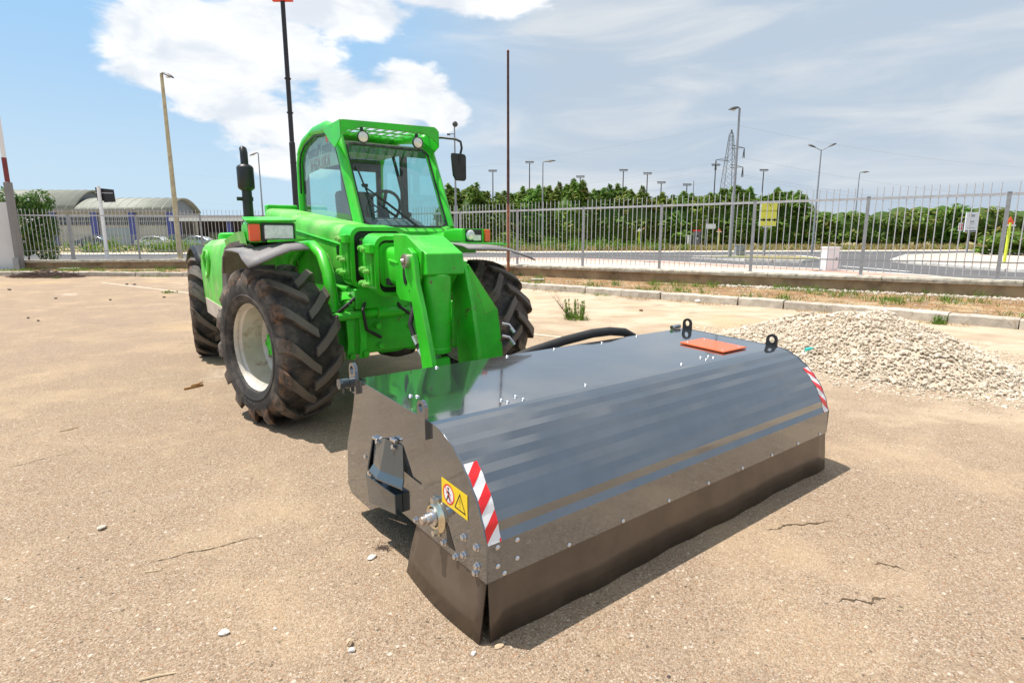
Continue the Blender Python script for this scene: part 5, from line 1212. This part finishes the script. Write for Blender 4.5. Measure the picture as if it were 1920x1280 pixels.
for (z, sx) in ((PH * .80, 1), (PH * .70, -1), (PH * .64, 1)):
    tip = Vector((sx * 4.3, 0, z + .2)); ar = MB()
    for dy in (-.5, .5): ar.bar(Vector((sx * .4, dy, z)), tip, .12, .12).bar(Vector((sx * .4, dy, z + 1.0)), tip, .10, .10)
    a_ = ar.build('cross_arm', PYLON, PY)
    MB().tube([tip, tip - Vector((.25 * sx, 0, 3.0))], .13, 6).tube([tip, tip - Vector((-.2 * sx, 0, 3.0))], .13, 6).build('insulator', LAMPHEAD, a_)
    ends.append(Vector((py_b.x, 185, 0)) + tip - Vector((0, 0, 3.0)))
ends.append(Vector((py_b.x, 185, PH)))
WIRE = mat('wire', (.36, .38, .40), .6)
nm = ['top', 'middle', 'lowest']
for q, e in enumerate(ends):
    for far_, word in ((Vector((-190, 300, e.z - 4)), 'left'), (Vector((330, 230, e.z - 6)), 'right')):
        P = [e.lerp(far_ + Vector((0, q * 6, q * 1.5)), t / 16) - Vector((0, 0, 9 * 4 * (t / 16) * (1 - t / 16))) for t in range(17)]
        tag(MB().tube(P, .022, 4).build('power_line', WIRE), '%s of the thin overhead wires running %s from the pylon' % (('third highest', 'second highest', 'lowest', 'highest')[(0, 1, 2, 3)[q]] if q != 0 else 'second highest', word) if q not in (1,) else 'third highest of the thin overhead wires running %s from the pylon' % word, 'wire', 'overhead wires to the %s of the pylon' % word)

# ------------------------------------------------------------------ buildings and cars on the left
def barrel(par, X0, X1, Y0, Y1, zs, rise, mt):
    n = 16; rows = []
    for k in range(n + 1):
        t = k / n; y = Y0 - .3 + (Y1 - Y0 + .6) * t; z = zs + rise * math.sin(math.pi * t) ** .85
        rows.append([(X0, y, z), (X1 + .5, y, z)])
    ro = MB().grid(rows).build('roof', mt, par, 40, solid=.25)
    prof_ = [(y, z) for (_, y, z) in [r_[0] for r_ in rows]]
    MB().prism([(X1 - .4, y + (.3 if i < n / 2 else -.3), z - .2) for i, (y, z) in enumerate(prof_)], (.2, 0, 0)).build('gable', mat('gable_panel', (.22, .25, .28), .5, var=.1), par)
    nr = int((X1 - X0) / 1.3)
    for i in range(nr):
        x = X0 + (X1 - X0) * (i + .5) / nr
        MB().tube([(x, y, z + .10) for y, z in prof_[:12]], .09, 5).build('roof_rib', ROOFM, ro, 60)
BD = tag(empty('vaulted_factory_building', (-60, 86, .1)), 'pale factory building with two grey vaulted roofs and blue columns', 'building')
ox = -60
XA0, XA1, XB1 = -95, -65.2, -51
wl = MB().prism([(XA0 - ox, 0, 0), (XB1 - ox, 0, 0), (XB1 - ox, 9.0, 0), (XA0 - ox, 9.0, 0)], (0, 0, 5.2)).build('wall', BWALL, BD)
MB().box(((XA0 + XB1) / 2 - ox, -.12, 5.25), (XB1 - XA0 + .3, .5, .5)).build('parapet', mat('parapet_concrete', (.34, .31, .29), .8, var=.15, space='World'), BD)
barrel(BD, XA0 - ox, XA1 - ox, 0, 9.5, 5.3, 3.2, ROOFM)
barrel(BD, XA1 + .6 - ox, XB1 - ox, 0, 8.0, 5.3, 1.95, ROOFM)
xs = [at(px, 420, 86).x for px in (40, 102, 180, 251, 322)]
for x in xs: MB().box((x - ox, -.22, 2.5), (.85, .4, 5.0)).build('column', BLUEP, BD)
for i in range(len(xs) - 1):
    x0, x1 = xs[i] + .7, xs[i + 1] - .5; npn = 8
    wn = MB().box(((x0 + x1) / 2 - ox, -.03, 3.75), (x1 - x0, .10, 1.25)).build('window', mat('window_frame', (.55, .50, .48), .6), BD)
    for k in range(npn):
        for z in (3.45, 4.06):
            MB().box((x0 + (x1 - x0) * (k + .5) / npn - ox, -.095, z), ((x1 - x0) / npn - .10, .02, .53)).build('pane', WIN, wn)
    if i == 2: MB().box(((x0 + x1) / 2 - ox, -.06, 1.4), (x1 - x0, .06, 2.8)).build('shutter_door', mat('shutter', (.30, .36, .40), .5, var=.05), BD)
AN = tag(empty('open_shed', (-43, 86, .1)), 'open shed with white canopy edge and blue columns right of the vaulted building', 'building')
for x in (-6.5, 1.0, 6.0): MB().box((x, 0, 2.0), (.7, .5, 4.0)).build('column', BLUEP, AN)
MB().box((.5, 3.5, 4.45), (16, 8, .3)).build('roof', mat('shed_roof', (.40, .35, .32), .8, var=.1), AN)
MB().box((.5, -.6, 4.0), (16, .2, .5)).build('canopy_edge', WHITE, AN)
MB().box((.5, 7.2, 2.0), (16, .2, 4.0)).build('back_wall', mat('shed_back', (.16, .13, .12), .9, var=.2), AN)
for x in (-3, 3.4): MB().box((x, 5, 1.1), (2.6, 2.0, 2.2)).build('stored_crate', mat('crate_grey', (.30, .28, .27), .8, var=.2), AN)

def car(label, px, py, D, paint, flip=1, L=4.3):
    p = at(px, py, D); root = tag(empty('parked_car', (p.x, D, .22)), label, 'car', 'cars parked before the vaulted building')
    prof_ = [(-2.15, .35), (-2.15, .70), (-2.05, .86), (-1.45, .95), (-.75, 1.38), (.35, 1.44), (1.05, 1.30), (1.55, 1.0), (2.0, .95), (2.13, .75), (2.13, .35), (1.7, .28), (-1.7, .28)]
    S = L / 4.3
    secs = []
    for y, k, dz in ((-.85, .96, -.02), (-.80, 1, 0), (.80, 1, 0), (.85, .96, -.02)):
        secs.append([Vector((flip * x * S * k, y * (.80 if z > 1.1 else 1), z * (1 if z < 1 else 1 + dz))) for x, z in prof_])
    bd = loft(MB(), secs).build('body', paint, root, 30, bevel=.02)
    for q in ([(-1.30, .98), (-.72, 1.32), (-.28, 1.36), (-.28, .98)], [(-.20, .98), (-.20, 1.365), (.35, 1.38), (.52, .98)], [(.60, .99), (.45, 1.37), (.95, 1.27), (1.32, 1.0)]):
        for sy in (-1, 1): MB().prism([(flip * x * S, sy * (.875 if z < 1.1 else .715), z) for x, z in q], (0, -sy * .03, 0)).build('window', WIN, bd)
    for x in (-1.35, 1.35):
        for sy in (-.80, .80):
            w_ = MB().cyl((flip * x * S, sy - .1, .32), (flip * x * S, sy + .1, .32), .32, n=18).build('wheel', RUBBER, root, 40)
            MB().cyl((flip * x * S, sy - .105 if sy < 0 else sy + .105, .32), (flip * x * S, sy - .11 if sy < 0 else sy + .11, .32), .2, n=14).build('rim', RIM, w_)
    MB().box((flip * -2.10 * S, -.6, .72), (.10, .3, .14)).build('headlight', LENS, bd); MB().box((flip * 2.09 * S, -.62, .82), (.08, .26, .14)).build('tail_light', RED, bd)
    return root
car('white car parked before the vaulted building', 290, 452, 74, CARW)
car('dark green car parked half hidden left of the white car', 178, 452, 74, CARD)
car('silver grey car parked right of the yellowish lamp', 372, 452, 74, CARS)
# boundary pickets in front of the factory, small as hair
mb = MB()
for k in range(150):
    x = -72 + k * .24; mb.box((x, 66, .9), (.05, .03, 1.9))
mb.box((-54, 66, 1.7), (36, .03, .05)).box((-54, 66, .3), (36, .03, .05))
tag(mb.build('factory_railing', GALV), 'thin grey railing in front of the factory cars', 'railing', kind='stuff')

# left edge: white wall panel, pillar, striped pole
wp_ = at(-120, 440, 23.6); we = at(24, 440, 24.0)
ww = tag(empty('white_wall', (wp_.x, wp_.y, 0)), 'plain white wall panel at the left edge of the yard', 'wall')
MB().prism([Vector((0, 0, 0)), Vector((we.x - wp_.x, we.y - wp_.y, 0)), Vector((we.x - wp_.x, we.y - wp_.y + .2, 0)), Vector((0, .2, 0))], (0, 0, at(12, 379, 24).z)).build('panel', mat('white_render', (.66, .66, .65), .85, var=.05, scale=1), ww)
MB().box(((we.x - wp_.x) / 2, .02, .06), ((we.x - wp_.x), .3, .12)).build('plinth', COPE, ww)
pp = at(34, 470, 23.9)
PL = tag(empty('gate_pillar', (pp.x, 23.9, 0)), 'grey gate pillar with dark red pole above, at the left edge', 'pillar')
MB().box((0, 0, 1.82), (.22, .22, 3.64)).build('pillar', PILLAR, PL, bevel=.02)
MB().cyl((0, 0, 3.64), (0, 0, 4.6), .085, n=12).build('red_pole', mat('dark_red_paint', (.20, .03, .03), .5), PL, 60)
MB().cyl((0, 0, 4.6), (0, 0, 6.2), .085, n=12).build('white_pole', WHITE, PL, 60)
MB().box((.02, -.2, .35), (.22, .06, .5)).build('hinge', GALV, PL)

# ------------------------------------------------------------------ vegetation
def leafy(mb, rnd, c, rad, n, sz, shell=.55, aspect=1.6, up=.3):
    for _ in range(n):
        d = Vector((rnd.gauss(0, 1), rnd.gauss(0, 1), rnd.gauss(0, 1)))
        if d.length < .01: continue
        d.normalize(); k = shell + (1 - shell) * rnd.random() ** .6
        p = Vector(c) + Vector((d.x * rad[0], d.y * rad[1], d.z * rad[2])) * k
        n_ = (d + Vector((rnd.uniform(-.8, .8), rnd.uniform(-.8, .8), rnd.uniform(-.2, .9) + up))).normalized()
        t_ = n_.orthogonal().normalized(); t_.rotate(Matrix.Rotation(rnd.uniform(0, 6.3), 3, n_)); b_ = n_.cross(t_)
        s_ = sz * rnd.uniform(.6, 1.35); a_ = aspect
        mb.add([p - t_ * s_ * a_, p + b_ * s_ * .5, p + t_ * s_ * a_, p - b_ * s_ * .5], [(0, 1, 2, 3)])
def blob(mb, c, r, n=10, m_=7):
    rows = []
    for i in range(m_ + 1):
        ph = math.pi * i / m_; rows.append([(c[0] + r[0] * math.sin(ph) * math.cos(2 * math.pi * j / n), c[1] + r[1] * math.sin(ph) * math.sin(2 * math.pi * j / n), c[2] + r[2] * math.cos(ph)) for j in range(n + 1)])
    mb.grid(rows)
def conifer_crown(seed, H_, Wd):
    rnd = random.Random(seed); mb = MB()
    blob(mb, (0, 0, H_ * .42), (Wd * .34, Wd * .34, H_ * .40))
    for k in range(15):
        t = rnd.random(); a = rnd.uniform(0, 6.3); r = Wd * .5 * (.55 + .45 * rnd.random()) * (1 - .35 * t)
        z = H_ * (.10 + .72 * t); leafy(mb, rnd, (r * .62 * math.cos(a), r * .62 * math.sin(a), z), (Wd * .26, Wd * .26, H_ * .13), 130, .20)
    for k in range(9):
        a = rnd.uniform(0, 6.3); r = rnd.uniform(0, Wd * .42); zt_ = H_ * rnd.uniform(.88, 1.0)
        for q in range(7):
            f = q / 6; leafy(mb, rnd, (r * math.cos(a), r * math.sin(a), zt_ - f * H_ * .22), (.22 + .85 * f, .22 + .85 * f, .32), 26, .17, .2)
    return mb.mesh('crown', recalc=False)
def broad_crown(seed, H_, Wd, n=14, lf=.16, per=190):
    rnd = random.Random(seed); mb = MB()
    blob(mb, (0, 0, H_ * .5), (Wd * .32, Wd * .32, H_ * .38))
    for k in range(n):
        a = rnd.uniform(0, 6.3); t = rnd.random(); r = Wd * .34 * math.sqrt(rnd.random()) + .1
        leafy(mb, rnd, (r * math.cos(a), r * math.sin(a), H_ * (.18 + .66 * t)), (Wd * .22, Wd * .22, H_ * .16), per, lf, .45)
    return mb.mesh('crown', recalc=False)
def trunk_mesh(seed, H_, r):
    rnd = random.Random(seed); mb = MB()
    P = [Vector((rnd.uniform(-.08, .08) * k, rnd.uniform(-.08, .08) * k, H_ * k / 5)) for k in range(6)]
    mb.tube(P, [r * (1 - .13 * k) for k in range(6)], 8)
    for k in range(5):
        a = rnd.uniform(0, 6.3); s_ = P[2 + k % 3]; mb.tube([s_, s_ + Vector((math.cos(a) * .9, math.sin(a) * .9, 1.0)), s_ + Vector((math.cos(a) * 1.5, math.sin(a) * 1.5, 2.1))], [r * .45, r * .3, r * .1], 6)
    return mb.mesh('trunk', 50)
CR = [conifer_crown(60 + k, 1.0 * 8.0, 4.6) for k in range(4)]; TR = [trunk_mesh(80 + k, 5.0, .2) for k in range(2)]
for me in CR: me.materials.append(CONIF)
for me in TR: me.materials.append(BARK)
BC = [broad_crown(90 + k, 7.2, 6.2, lf=.24) for k in range(3)]
for me in BC: me.materials.append(CONIF)
rnd = random.Random(5)
def tree(name, label, group, x, y, crown, sc, rz, z=.1, cat='tree'):
    root = tag(empty(name, (x, y, z)), label, cat, group); root.rotation_euler = (0, 0, rz)
    if cat == 'shrub':
        t_ = MB().tube([(0, 0, 0), (.05, .03, .5), (.1, 0, 1.0)], [.06, .05, .03], 7).build('trunk', BARK, root, 50)
    else: t_ = link('trunk', rnd.choice(TR), BARK, root)
    c_ = link('crown', crown, None, root); t_.scale = c_.scale = sc
    return root
def hedge_y(px): return 74 + (px - 860) * .006
px = 846; ci = 0
while px < 1512:
    D = hedge_y(px) + rnd.uniform(-1.2, 1.2); topy = 350 + 8 * math.sin(px * .021) + (10 if px > 1180 else 0) + rnd.uniform(-8, 9)
    q = at(px, topy, D); s_ = (q.z - .1) / 8.0
    tree('conifer_tree', '%s conifer from the left in the dense row behind the street' % ORD[ci].replace('leftmost', 'first'), 'conifers in the hedge row', q.x, D, rnd.choice(CR), (rnd.uniform(1.15, 1.45), rnd.uniform(1.15, 1.45), s_), rnd.uniform(0, 6.3)); px += rnd.uniform(27, 36); ci += 1
px = 1545; ci = 0
while px < 1930:
    D = hedge_y(px) - 4 + rnd.uniform(-1.5, 1.5); topy = 388 - 14 * math.exp(-((px - 1770) / 90) ** 2) + rnd.uniform(-3, 5)
    q = at(px, topy, D); s_ = (q.z - .1) / 7.0
    tree('leafy_tree', '%s rounded green tree from the left behind the right end of the fence' % ORD[ci].replace('leftmost', 'first'), 'rounded trees at the right', q.x, D, rnd.choice(BC), (rnd.uniform(.85, 1.1), rnd.uniform(.85, 1.1), s_), rnd.uniform(0, 6.3)); px += rnd.uniform(32, 44); ci += 1
for (px, topy, D, W_) in ((1895, 428, 40, .62), (1960, 425, 38, .62)):
    q = at(px, topy, D); tree('roadside_bush', 'bushy yellow green shrub at the right edge beyond the fence' if px < 1920 else 'second bushy shrub just past the right edge', None, q.x, D, BC[0], (W_, W_, (q.z - .1) / 7), 1.0, cat='shrub')
# flowering shrub at the left
sh = broad_crown(120, 3.3, 3.0, n=17, lf=.07, per=420); sh.materials.append(BROAD)
q = at(52, 480, 26.3); SH = tree('flowering_shrub', 'dense green shrub with small white flowers beside the white wall', None, q.x, 26.3, sh, (.78, .8, 1.08), 0, OUT, 'shrub')
mb = MB(); rnd2 = random.Random(9)
for _ in range(34):
    a, t = rnd2.uniform(3.3, 6.2), rnd2.uniform(.3, .95); p = Vector((1.25 * math.cos(a), 1.25 * math.sin(a), 3.3 * t))
    leafy(mb, rnd2, p, (.06, .06, .05), 6, .03, .3, 1)
mb.build('flower', WHITE, SH, recalc=False)

def blades(mb, rnd, x, y, z, h, w, n, spread, lean=.45):
    for _ in range(n):
        a = rnd.uniform(0, 6.3); r = spread * math.sqrt(rnd.random()); p = Vector((x + r * math.cos(a), y + r * math.sin(a), z))
        hh = h * rnd.uniform(.45, 1.1); d = Vector((rnd.gauss(0, lean), rnd.gauss(0, lean), 1)).normalized()
        s_ = Vector((math.cos(a + 1.5), math.sin(a + 1.5), 0)) * w
        m1 = p + d * hh * .55; m2 = p + d * hh + Vector((d.x, d.y, -.25)) * hh * .25
        mb.add([p - s_, p + s_, m1 + s_ * .7, m1 - s_ * .7, m2], [(0, 1, 2, 3), (3, 2, 4)])
rnd = random.Random(31)
# dry grass on the far verge, weeds on the left verge
mb = MB()
for _ in range(3600):
    t = rnd.random(); p = FK0.lerp(FK1, .20 + .66 * t) + FKN * (4.2 + 16 * rnd.random() ** 1.3); blades(mb, rnd, p.x, p.y, OUT + .06, .75, .07, 3, .35)
tag(mb.build('verge_grass', DRY, recalc=False), 'tall dry yellow grass along the verge before the hedge', 'grass', kind='stuff')
mb = MB()
for _ in range(420):
    t = rnd.random(); p = FK0.lerp(FK1, .05 + .8 * t ** .8) + FKN * (4.5 + 9 * rnd.random())
    lf_ = t < .42
    if not lf_ and rnd.random() < .72: continue
    h = rnd.uniform(.8, 1.7) if lf_ else rnd.uniform(.4, .8)
    leafy(mb, rnd, (p.x, p.y, OUT + h * .45), (.7, .5, h * .55), 60, .09, .3); blades(mb, rnd, p.x, p.y, OUT, h * 1.2, .05, 8, .6)
tag(mb.build('verge_weeds', WEED, recalc=False), 'green weeds growing along the far side of the street', 'weeds', kind='stuff')
# straw and grass on the soil strips
mb = MB(); mb2 = MB(); mb3 = MB()
def strip_pt():
    while True:
        if rnd.random() < .8: x, y = rnd.uniform(-3, 14), rnd.uniform(5, 22)
        else: x, y = rnd.uniform(-23, -5), rnd.uniform(20.8, 25.5)
        if poly_inside((x, y), soil_pts): return x, y
for _ in range(5200):
    x, y = strip_pt()
    nz = mnoise.noise((x * .8, y * .8, 3.1))
    if nz > -.12 and rnd.random() < .9: blades(mb, rnd, x, y, .09, rnd.uniform(.05, .14), .006, 3, .16, 1.1)
    if nz < -.10 and rnd.random() < .5: blades(mb2, rnd, x, y, .09, rnd.uniform(.10, .26), .007, 10, .14, .5)
    if rnd.random() < .28:
        P, F = rnd.choice(SHAPES); s_ = rnd.uniform(.01, .035); M_ = Matrix.Rotation(rnd.uniform(0, 6.3), 3, 'Z'); mb3.add([M_ @ p * s_ + Vector((x, y, .10)) for p in P], F)
for pts, off_ in ((KR, (.03, -.10)), (KL, (0, -.10))):
    for i in range(len(pts) - 1):
        for _ in range(int((pts[i + 1] - pts[i]).length * 26)):
            p = pts[i].lerp(pts[i + 1], rnd.random()) + Vector((-.10 - .25 * rnd.random() ** 2, -.08 - .25 * rnd.random() ** 2, 0))
            nz = mnoise.noise((p.x * .7, p.y * .7, 8.3))
            if nz > .02: blades(mb, rnd, p.x, p.y, 0, rnd.uniform(.05, .13), .005, 5, .12, 1.2)
            elif nz < -.30: blades(mb2, rnd, p.x, p.y, 0, rnd.uniform(.06, .16), .005, 4, .07, .6)
for k in range(900):        # rubble along the foot of the wall on the right
    t = rnd.uniform(4.5, 14); p = FRO + FRD * t + Vector((FRD.y, -FRD.x, 0)) * (.12 + .5 * rnd.random() ** 1.5)
    P, F = rnd.choice(SHAPES); s_ = rnd.uniform(.02, .06); M_ = Matrix.Rotation(rnd.uniform(0, 6.3), 3, 'Z'); mb3.add([M_ @ q_ * s_ + Vector((p.x, p.y, .105)) for q_ in P], F)
tag(mb.build('dry_straw', STRAW, recalc=False), 'dry straw littering the soil strip and kerb edge', 'straw', kind='stuff')
tag(mb2.build('strip_grass', WEED, recalc=False), 'green grass tufts growing on the soil strip', 'grass', kind='stuff')
tag(mb3.build('rubble', STONE, recalc=False), 'small rubble stones on the soil strip below the wall', 'rubble', kind='stuff')

def weed(name, label, px, py, h, n, sp, leaf=.012, dryn=0, z=0.0):
    g = ground(px, py, z); root = tag(empty(name, g), label, 'plant'); rnd_ = random.Random(px)
    fm = MB(); sm = MB()
    for k in range(n):
        a = rnd_.uniform(0, 6.3); r = sp * math.sqrt(rnd_.random()); p = Vector((r * math.cos(a), r * math.sin(a), 0)); hh = h * rnd_.uniform(.45, 1.0)
        d = Vector((p.x * .8 + rnd_.gauss(0, .08), p.y * .8 + rnd_.gauss(0, .08), 1)).normalized(); P = [p + d * hh * t / 4 + Vector((d.x, d.y, 0)) * .05 * (t / 4) ** 2 for t in range(5)]
        sm.tube(P, [.004, .0035, .003, .002, .001], 4)
        for q in range(int(16 * hh / .3) + 6):
            t = rnd_.random() ** 1.2; c_ = p + d * hh * t; leafy(fm, rnd_, c_, (.02, .02, .02), 2, leaf, .2, 1.9)
    blades(fm, rnd_, 0, 0, 0, h * .45, .006, n * 5, sp * 1.1, .5)
    sm.build('stems', WEED, root, 60); fm.build('leaves', WEED, root, recalc=False)
    if dryn:
        dm = MB()
        for k in range(dryn):
            a = rnd_.uniform(2.4, 3.5); p = Vector((-.10, 0, 0)); d = Vector((math.cos(a) * .8, math.sin(a) * .3, 1)).normalized(); L_ = rnd_.uniform(.30, .62)
            P = [p + d * L_ * t / 4 + Vector((rnd_.uniform(-.01, .01), 0, 0)) for t in range(5)]; dm.tube(P, [.003, .003, .002, .002, .001], 4)
            for q in range(5): s_ = P[2 + q % 3]; dm.tube([s_, s_ + Vector((rnd_.uniform(-.08, .08), rnd_.uniform(-.05, .05), rnd_.uniform(.03, .10)))], [.002, .0008], 4)
        dm.build('dry_stalks', TWIG, root, 60)
    return root
weed('weed_plant', 'upright green weed clump growing from the yard right of the machine', 1080, 598, .40, 26, .22, .013, dryn=9)
weed('weed_tuft', 'small bright green tuft by the kerb behind the gravel heap', 1758, 607, .16, 16, .13, .012)
weed('weed_patch', 'low green weed patch on the yard left of the rear wheel', 318, 549, .07, 12, .22, .012)
weed('weed_sprig', 'tiny green weed sprig near the kerb at the left', 107, 522, .07, 8, .14, .012)
# heap of dry twigs at the left kerb
tw = ground(88, 520); th_ = tag(empty('twig_heap', tw), 'dark heap of dry twigs lying against the left kerb', 'twigs'); mb = MB(); rnd2 = random.Random(77)
for _ in range(620):
    a = rnd2.uniform(0, 6.3); r = rnd2.random() ** .6; p = Vector((1.35 * r * math.cos(a), .55 * r * math.sin(a), .30 * (1 - r) * rnd2.random() + .02))
    d = Vector((rnd2.gauss(0, 1), rnd2.gauss(0, .6), rnd2.gauss(0, .22))).normalized() * rnd2.uniform(.12, .45); mb.tube([p - d * .5, p + Vector((0, 0, .02)), p + d * .5], [.007, .009, .004], 4)
tag(mb.build('twigs', TWIG, th_, recalc=False), kind='stuff')
# dry debris bank by the right kerb
tw = ground(1215, 556); dp = tag(empty('dry_debris', tw), 'patch of dry stalks and stones swept against the right kerb', 'debris'); mb = MB(); sm = MB()
for _ in range(420):
    r = rnd2.gauss(0, .42); q_ = rnd2.gauss(0, .10); p = Vector((r * .72 + q_ * .6, -r * .69 + q_ * .7, rnd2.uniform(.0, .10)))
    d = Vector((rnd2.gauss(0, 1), rnd2.gauss(0, 1), rnd2.gauss(0, .35))).normalized() * rnd2.uniform(.08, .25); mb.tube([p - d * .5, p + d * .5], [.004, .002], 4)
mb.build('stalks', mat('dry_stalks', (.36, .23, .11), .9, var=.3), dp, recalc=False)
for _ in range(14):
    r = rnd2.gauss(0, .45); P, F = rnd2.choice(SHAPES); s_ = rnd2.uniform(.02, .05); mb = MB().add([q * s_ for q in P], F); mb.build('stone', STONE, dp, recalc=False, loc=(r * .72 - .1, -r * .69 - .12, .02))
# loose pebbles, wood and twigs on the yard, each a thing of its own
def pebble(label, px, py, wpx, seed, mt=STONE, flat=.8, group=None, name='pebble'):
    g = ground(px, py); s_ = wpx * g.length / FPX / 2; rnd_ = random.Random(seed); bm = bmesh.new(); bmesh.ops.create_icosphere(bm, subdivisions=2, radius=1)
    sx, sy = rnd_.uniform(.9, 1.15), rnd_.uniform(.65, .9)
    for v_ in bm.verts:
        n_ = 1 + .38 * mnoise.noise(v_.co * 1.3 + Vector((seed, 0, 0))); v_.co = Vector((v_.co.x * sx * n_, v_.co.y * sy * n_, v_.co.z * flat * .75 * n_)) * s_
    zmin = min(v_.co.z for v_ in bm.verts)
    me = bpy.data.meshes.new(name); bm.to_mesh(me); bm.free(); me.shade_smooth(); me.set_sharp_from_angle(angle=R(28))
    o = link(name, me, mt, None); o.location = (g.x, g.y, -zmin - .002); o.rotation_euler = (0, 0, rnd_.uniform(0, 6.3)); tag(o, label, 'stone', group); return o
PALE = mat('white_stone', (.70, .66, .60), .85, var=.12, scale=20, bump=.3)
TAN = mat('tan_stone', (.52, .38, .24), .9, var=.2, scale=20, bump=.3)
pebble('grey pebble alone on the yard left of the sweeper', 191, 991, 15, 1, STONE, .6)
pebble('whitish pebble left of the pair of tan stones', 420, 1188, 16, 2, PALE, .8)
pebble('flat tan pebble right of the whitish pebble near the bottom', 457, 1204, 11, 3, TAN, .4)
pebble('tiny white pebble between foreground stones', 516, 1179, 8, 4, PALE, .8)
pebble('tan stone above the round white pebble at the bottom', 656, 1207, 16, 5, TAN, 1.1)
pebble('round whitish pebble touching the tan stone', 660, 1220, 13, 6, PALE, .9)
pebble('flat white stone beside the sweeper corner skirt', 697, 1046, 20, 7, PALE, .45)
pebble('small tan stone below the flat white stone', 707, 1077, 10, 8, TAN, .5)
pebble('white pebble in front of the sweeper corner', 888, 1226, 13, 9, PALE, .9)
pebble('flat tan stone at the front corner of the sweeper', 936, 1212, 20, 10, TAN, .45)
pebble('tiny dark stone at the bottom centre of the yard', 1254, 1268, 9, 12, mat('dark_stone', (.06, .045, .04), .7), .6)
pebble('broken white stone lying near the dry debris', 1308, 567, 14, 13, PALE, .5)
pebble('small brown clod on the yard beside the weed clump', 1202, 583, 9, 14, mat('brown_clod', (.26, .15, .08), .95), .6)
for k, (px, py) in enumerate(sorted(((238, 534), (252, 534), (72, 602), (18, 544), (207, 563), (308, 558), (105, 560), (53, 597)))):
    pebble('%s of the small dark clods on the far yard, counted from the left' % ORD[k], px, py, 5, 30 + k, mat('clod%d' % k, (.12, .09, .065), .95) if k == 0 else bpy.data.materials['clod0'], .6, 'clods on the far yard')
for k, (px, py) in enumerate(sorted(((1630, 728), (1688, 733), (1845, 748), (1800, 742), (1760, 737)))):
    pebble('%s of the brownish pebbles at the foot of the gravel heap, from the left' % ORD[k], px, py, 8, 50 + k, TAN, .6, 'pebbles at the foot of the heap')
g0 = ground(346, 731); g1 = ground(381, 723)
wd = tag(empty('wood_splinter', g0), 'splintered brown piece of wood left of the front wheel', 'wood'); d = g1 - g0
MB().prism([Vector((0, -.012, .002)), d * .55 + Vector((0, -.022, .002)), d + Vector((.0, -.004, .002)), d * .97 + Vector((0, .02, .002)), d * .6 + Vector((0, .024, .002)), Vector((0, .014, .002))], (0, 0, .018)).build('plank', WOOD, wd, bevel=.003)
MB().prism([d * .35 + Vector((0, .0, .02)), d * .75 + Vector((0, -.008, .02)), d * .98 + Vector((0, .01, .03)), d * .6 + Vector((0, .022, .022))], (0, 0, .012)).build('splinter', WOOD, wd)
def stick(label, pts, r, mt, name='twig'):
    P = [ground(*p) + Vector((0, 0, r)) for p in pts]; o = tag(MB().tube(P, [r] * (len(P) - 1) + [r * .5], 5).build(name, mt, None, 60), label, 'twig'); return o
PALEW = mat('pale_stalk', (.55, .42, .27), .9, var=.2)
stick('thin pale stalk lying on the left yard', [(112, 809), (130, 806), (148, 801)], .004, PALEW)
stick('short pale stalk near the middle of the foreground', [(272, 1073), (290, 1071), (306, 1069)], .003, PALEW)
stick('long pale stalk at the bottom left', [(262, 1276), (295, 1268), (330, 1262)], .004, PALEW)
tw = ground(720, 1028); td = tag(empty('dead_sprig', tw), 'small dark dead sprig beside the flat white stone', 'twig'); mb = MB()
for _ in range(26):
    p = Vector((rnd2.gauss(0, .022), rnd2.gauss(0, .014), rnd2.uniform(.003, .016))); d = Vector((rnd2.gauss(0, 1), rnd2.gauss(0, 1), rnd2.gauss(0, .3))).normalized() * rnd2.uniform(.015, .04); mb.tube([p - d * .5, p + d * .5], [.0018, .001], 4)
mb.build('sprig', TWIG, td, recalc=False)
for (lab, px, py, wpx, seed) in (('pale concrete slab lying on the left soil strip', 131, 505, 26, 3), ('flat pale slab on the soil strip right of the front wheel', 1008, 526, 26, 4)):
    g = ground(px, py, .10); s_ = wpx * g.length / FPX / 2
    o = tag(MB().prism([(-s_, -.14, 0), (s_ * .9, -.18, 0), (s_, .12, 0), (-s_ * .8, .16, 0)], (0, 0, .06)).build('stone_slab', COPE, None, bevel=.01), lab, 'slab'); o.location = (g.x, g.y, .10)
bt = ground(1510, 670, .14); o = tag(MB().lathe([(0, 0), (.02, 0), (.022, .06), (.012, .08), (.012, .095), (0, .095)], (0, 0, 0), (1, .2, .1), 12).build('litter_bottle', mat('turquoise_plastic', (.05, .55, .50), .3), None, 40), 'small turquoise plastic bit on the gravel heap', 'litter')
o.location = (3.35, 6.35, pile_h(3.35, 6.35) + .04)
bpy.context.view_layer.update()
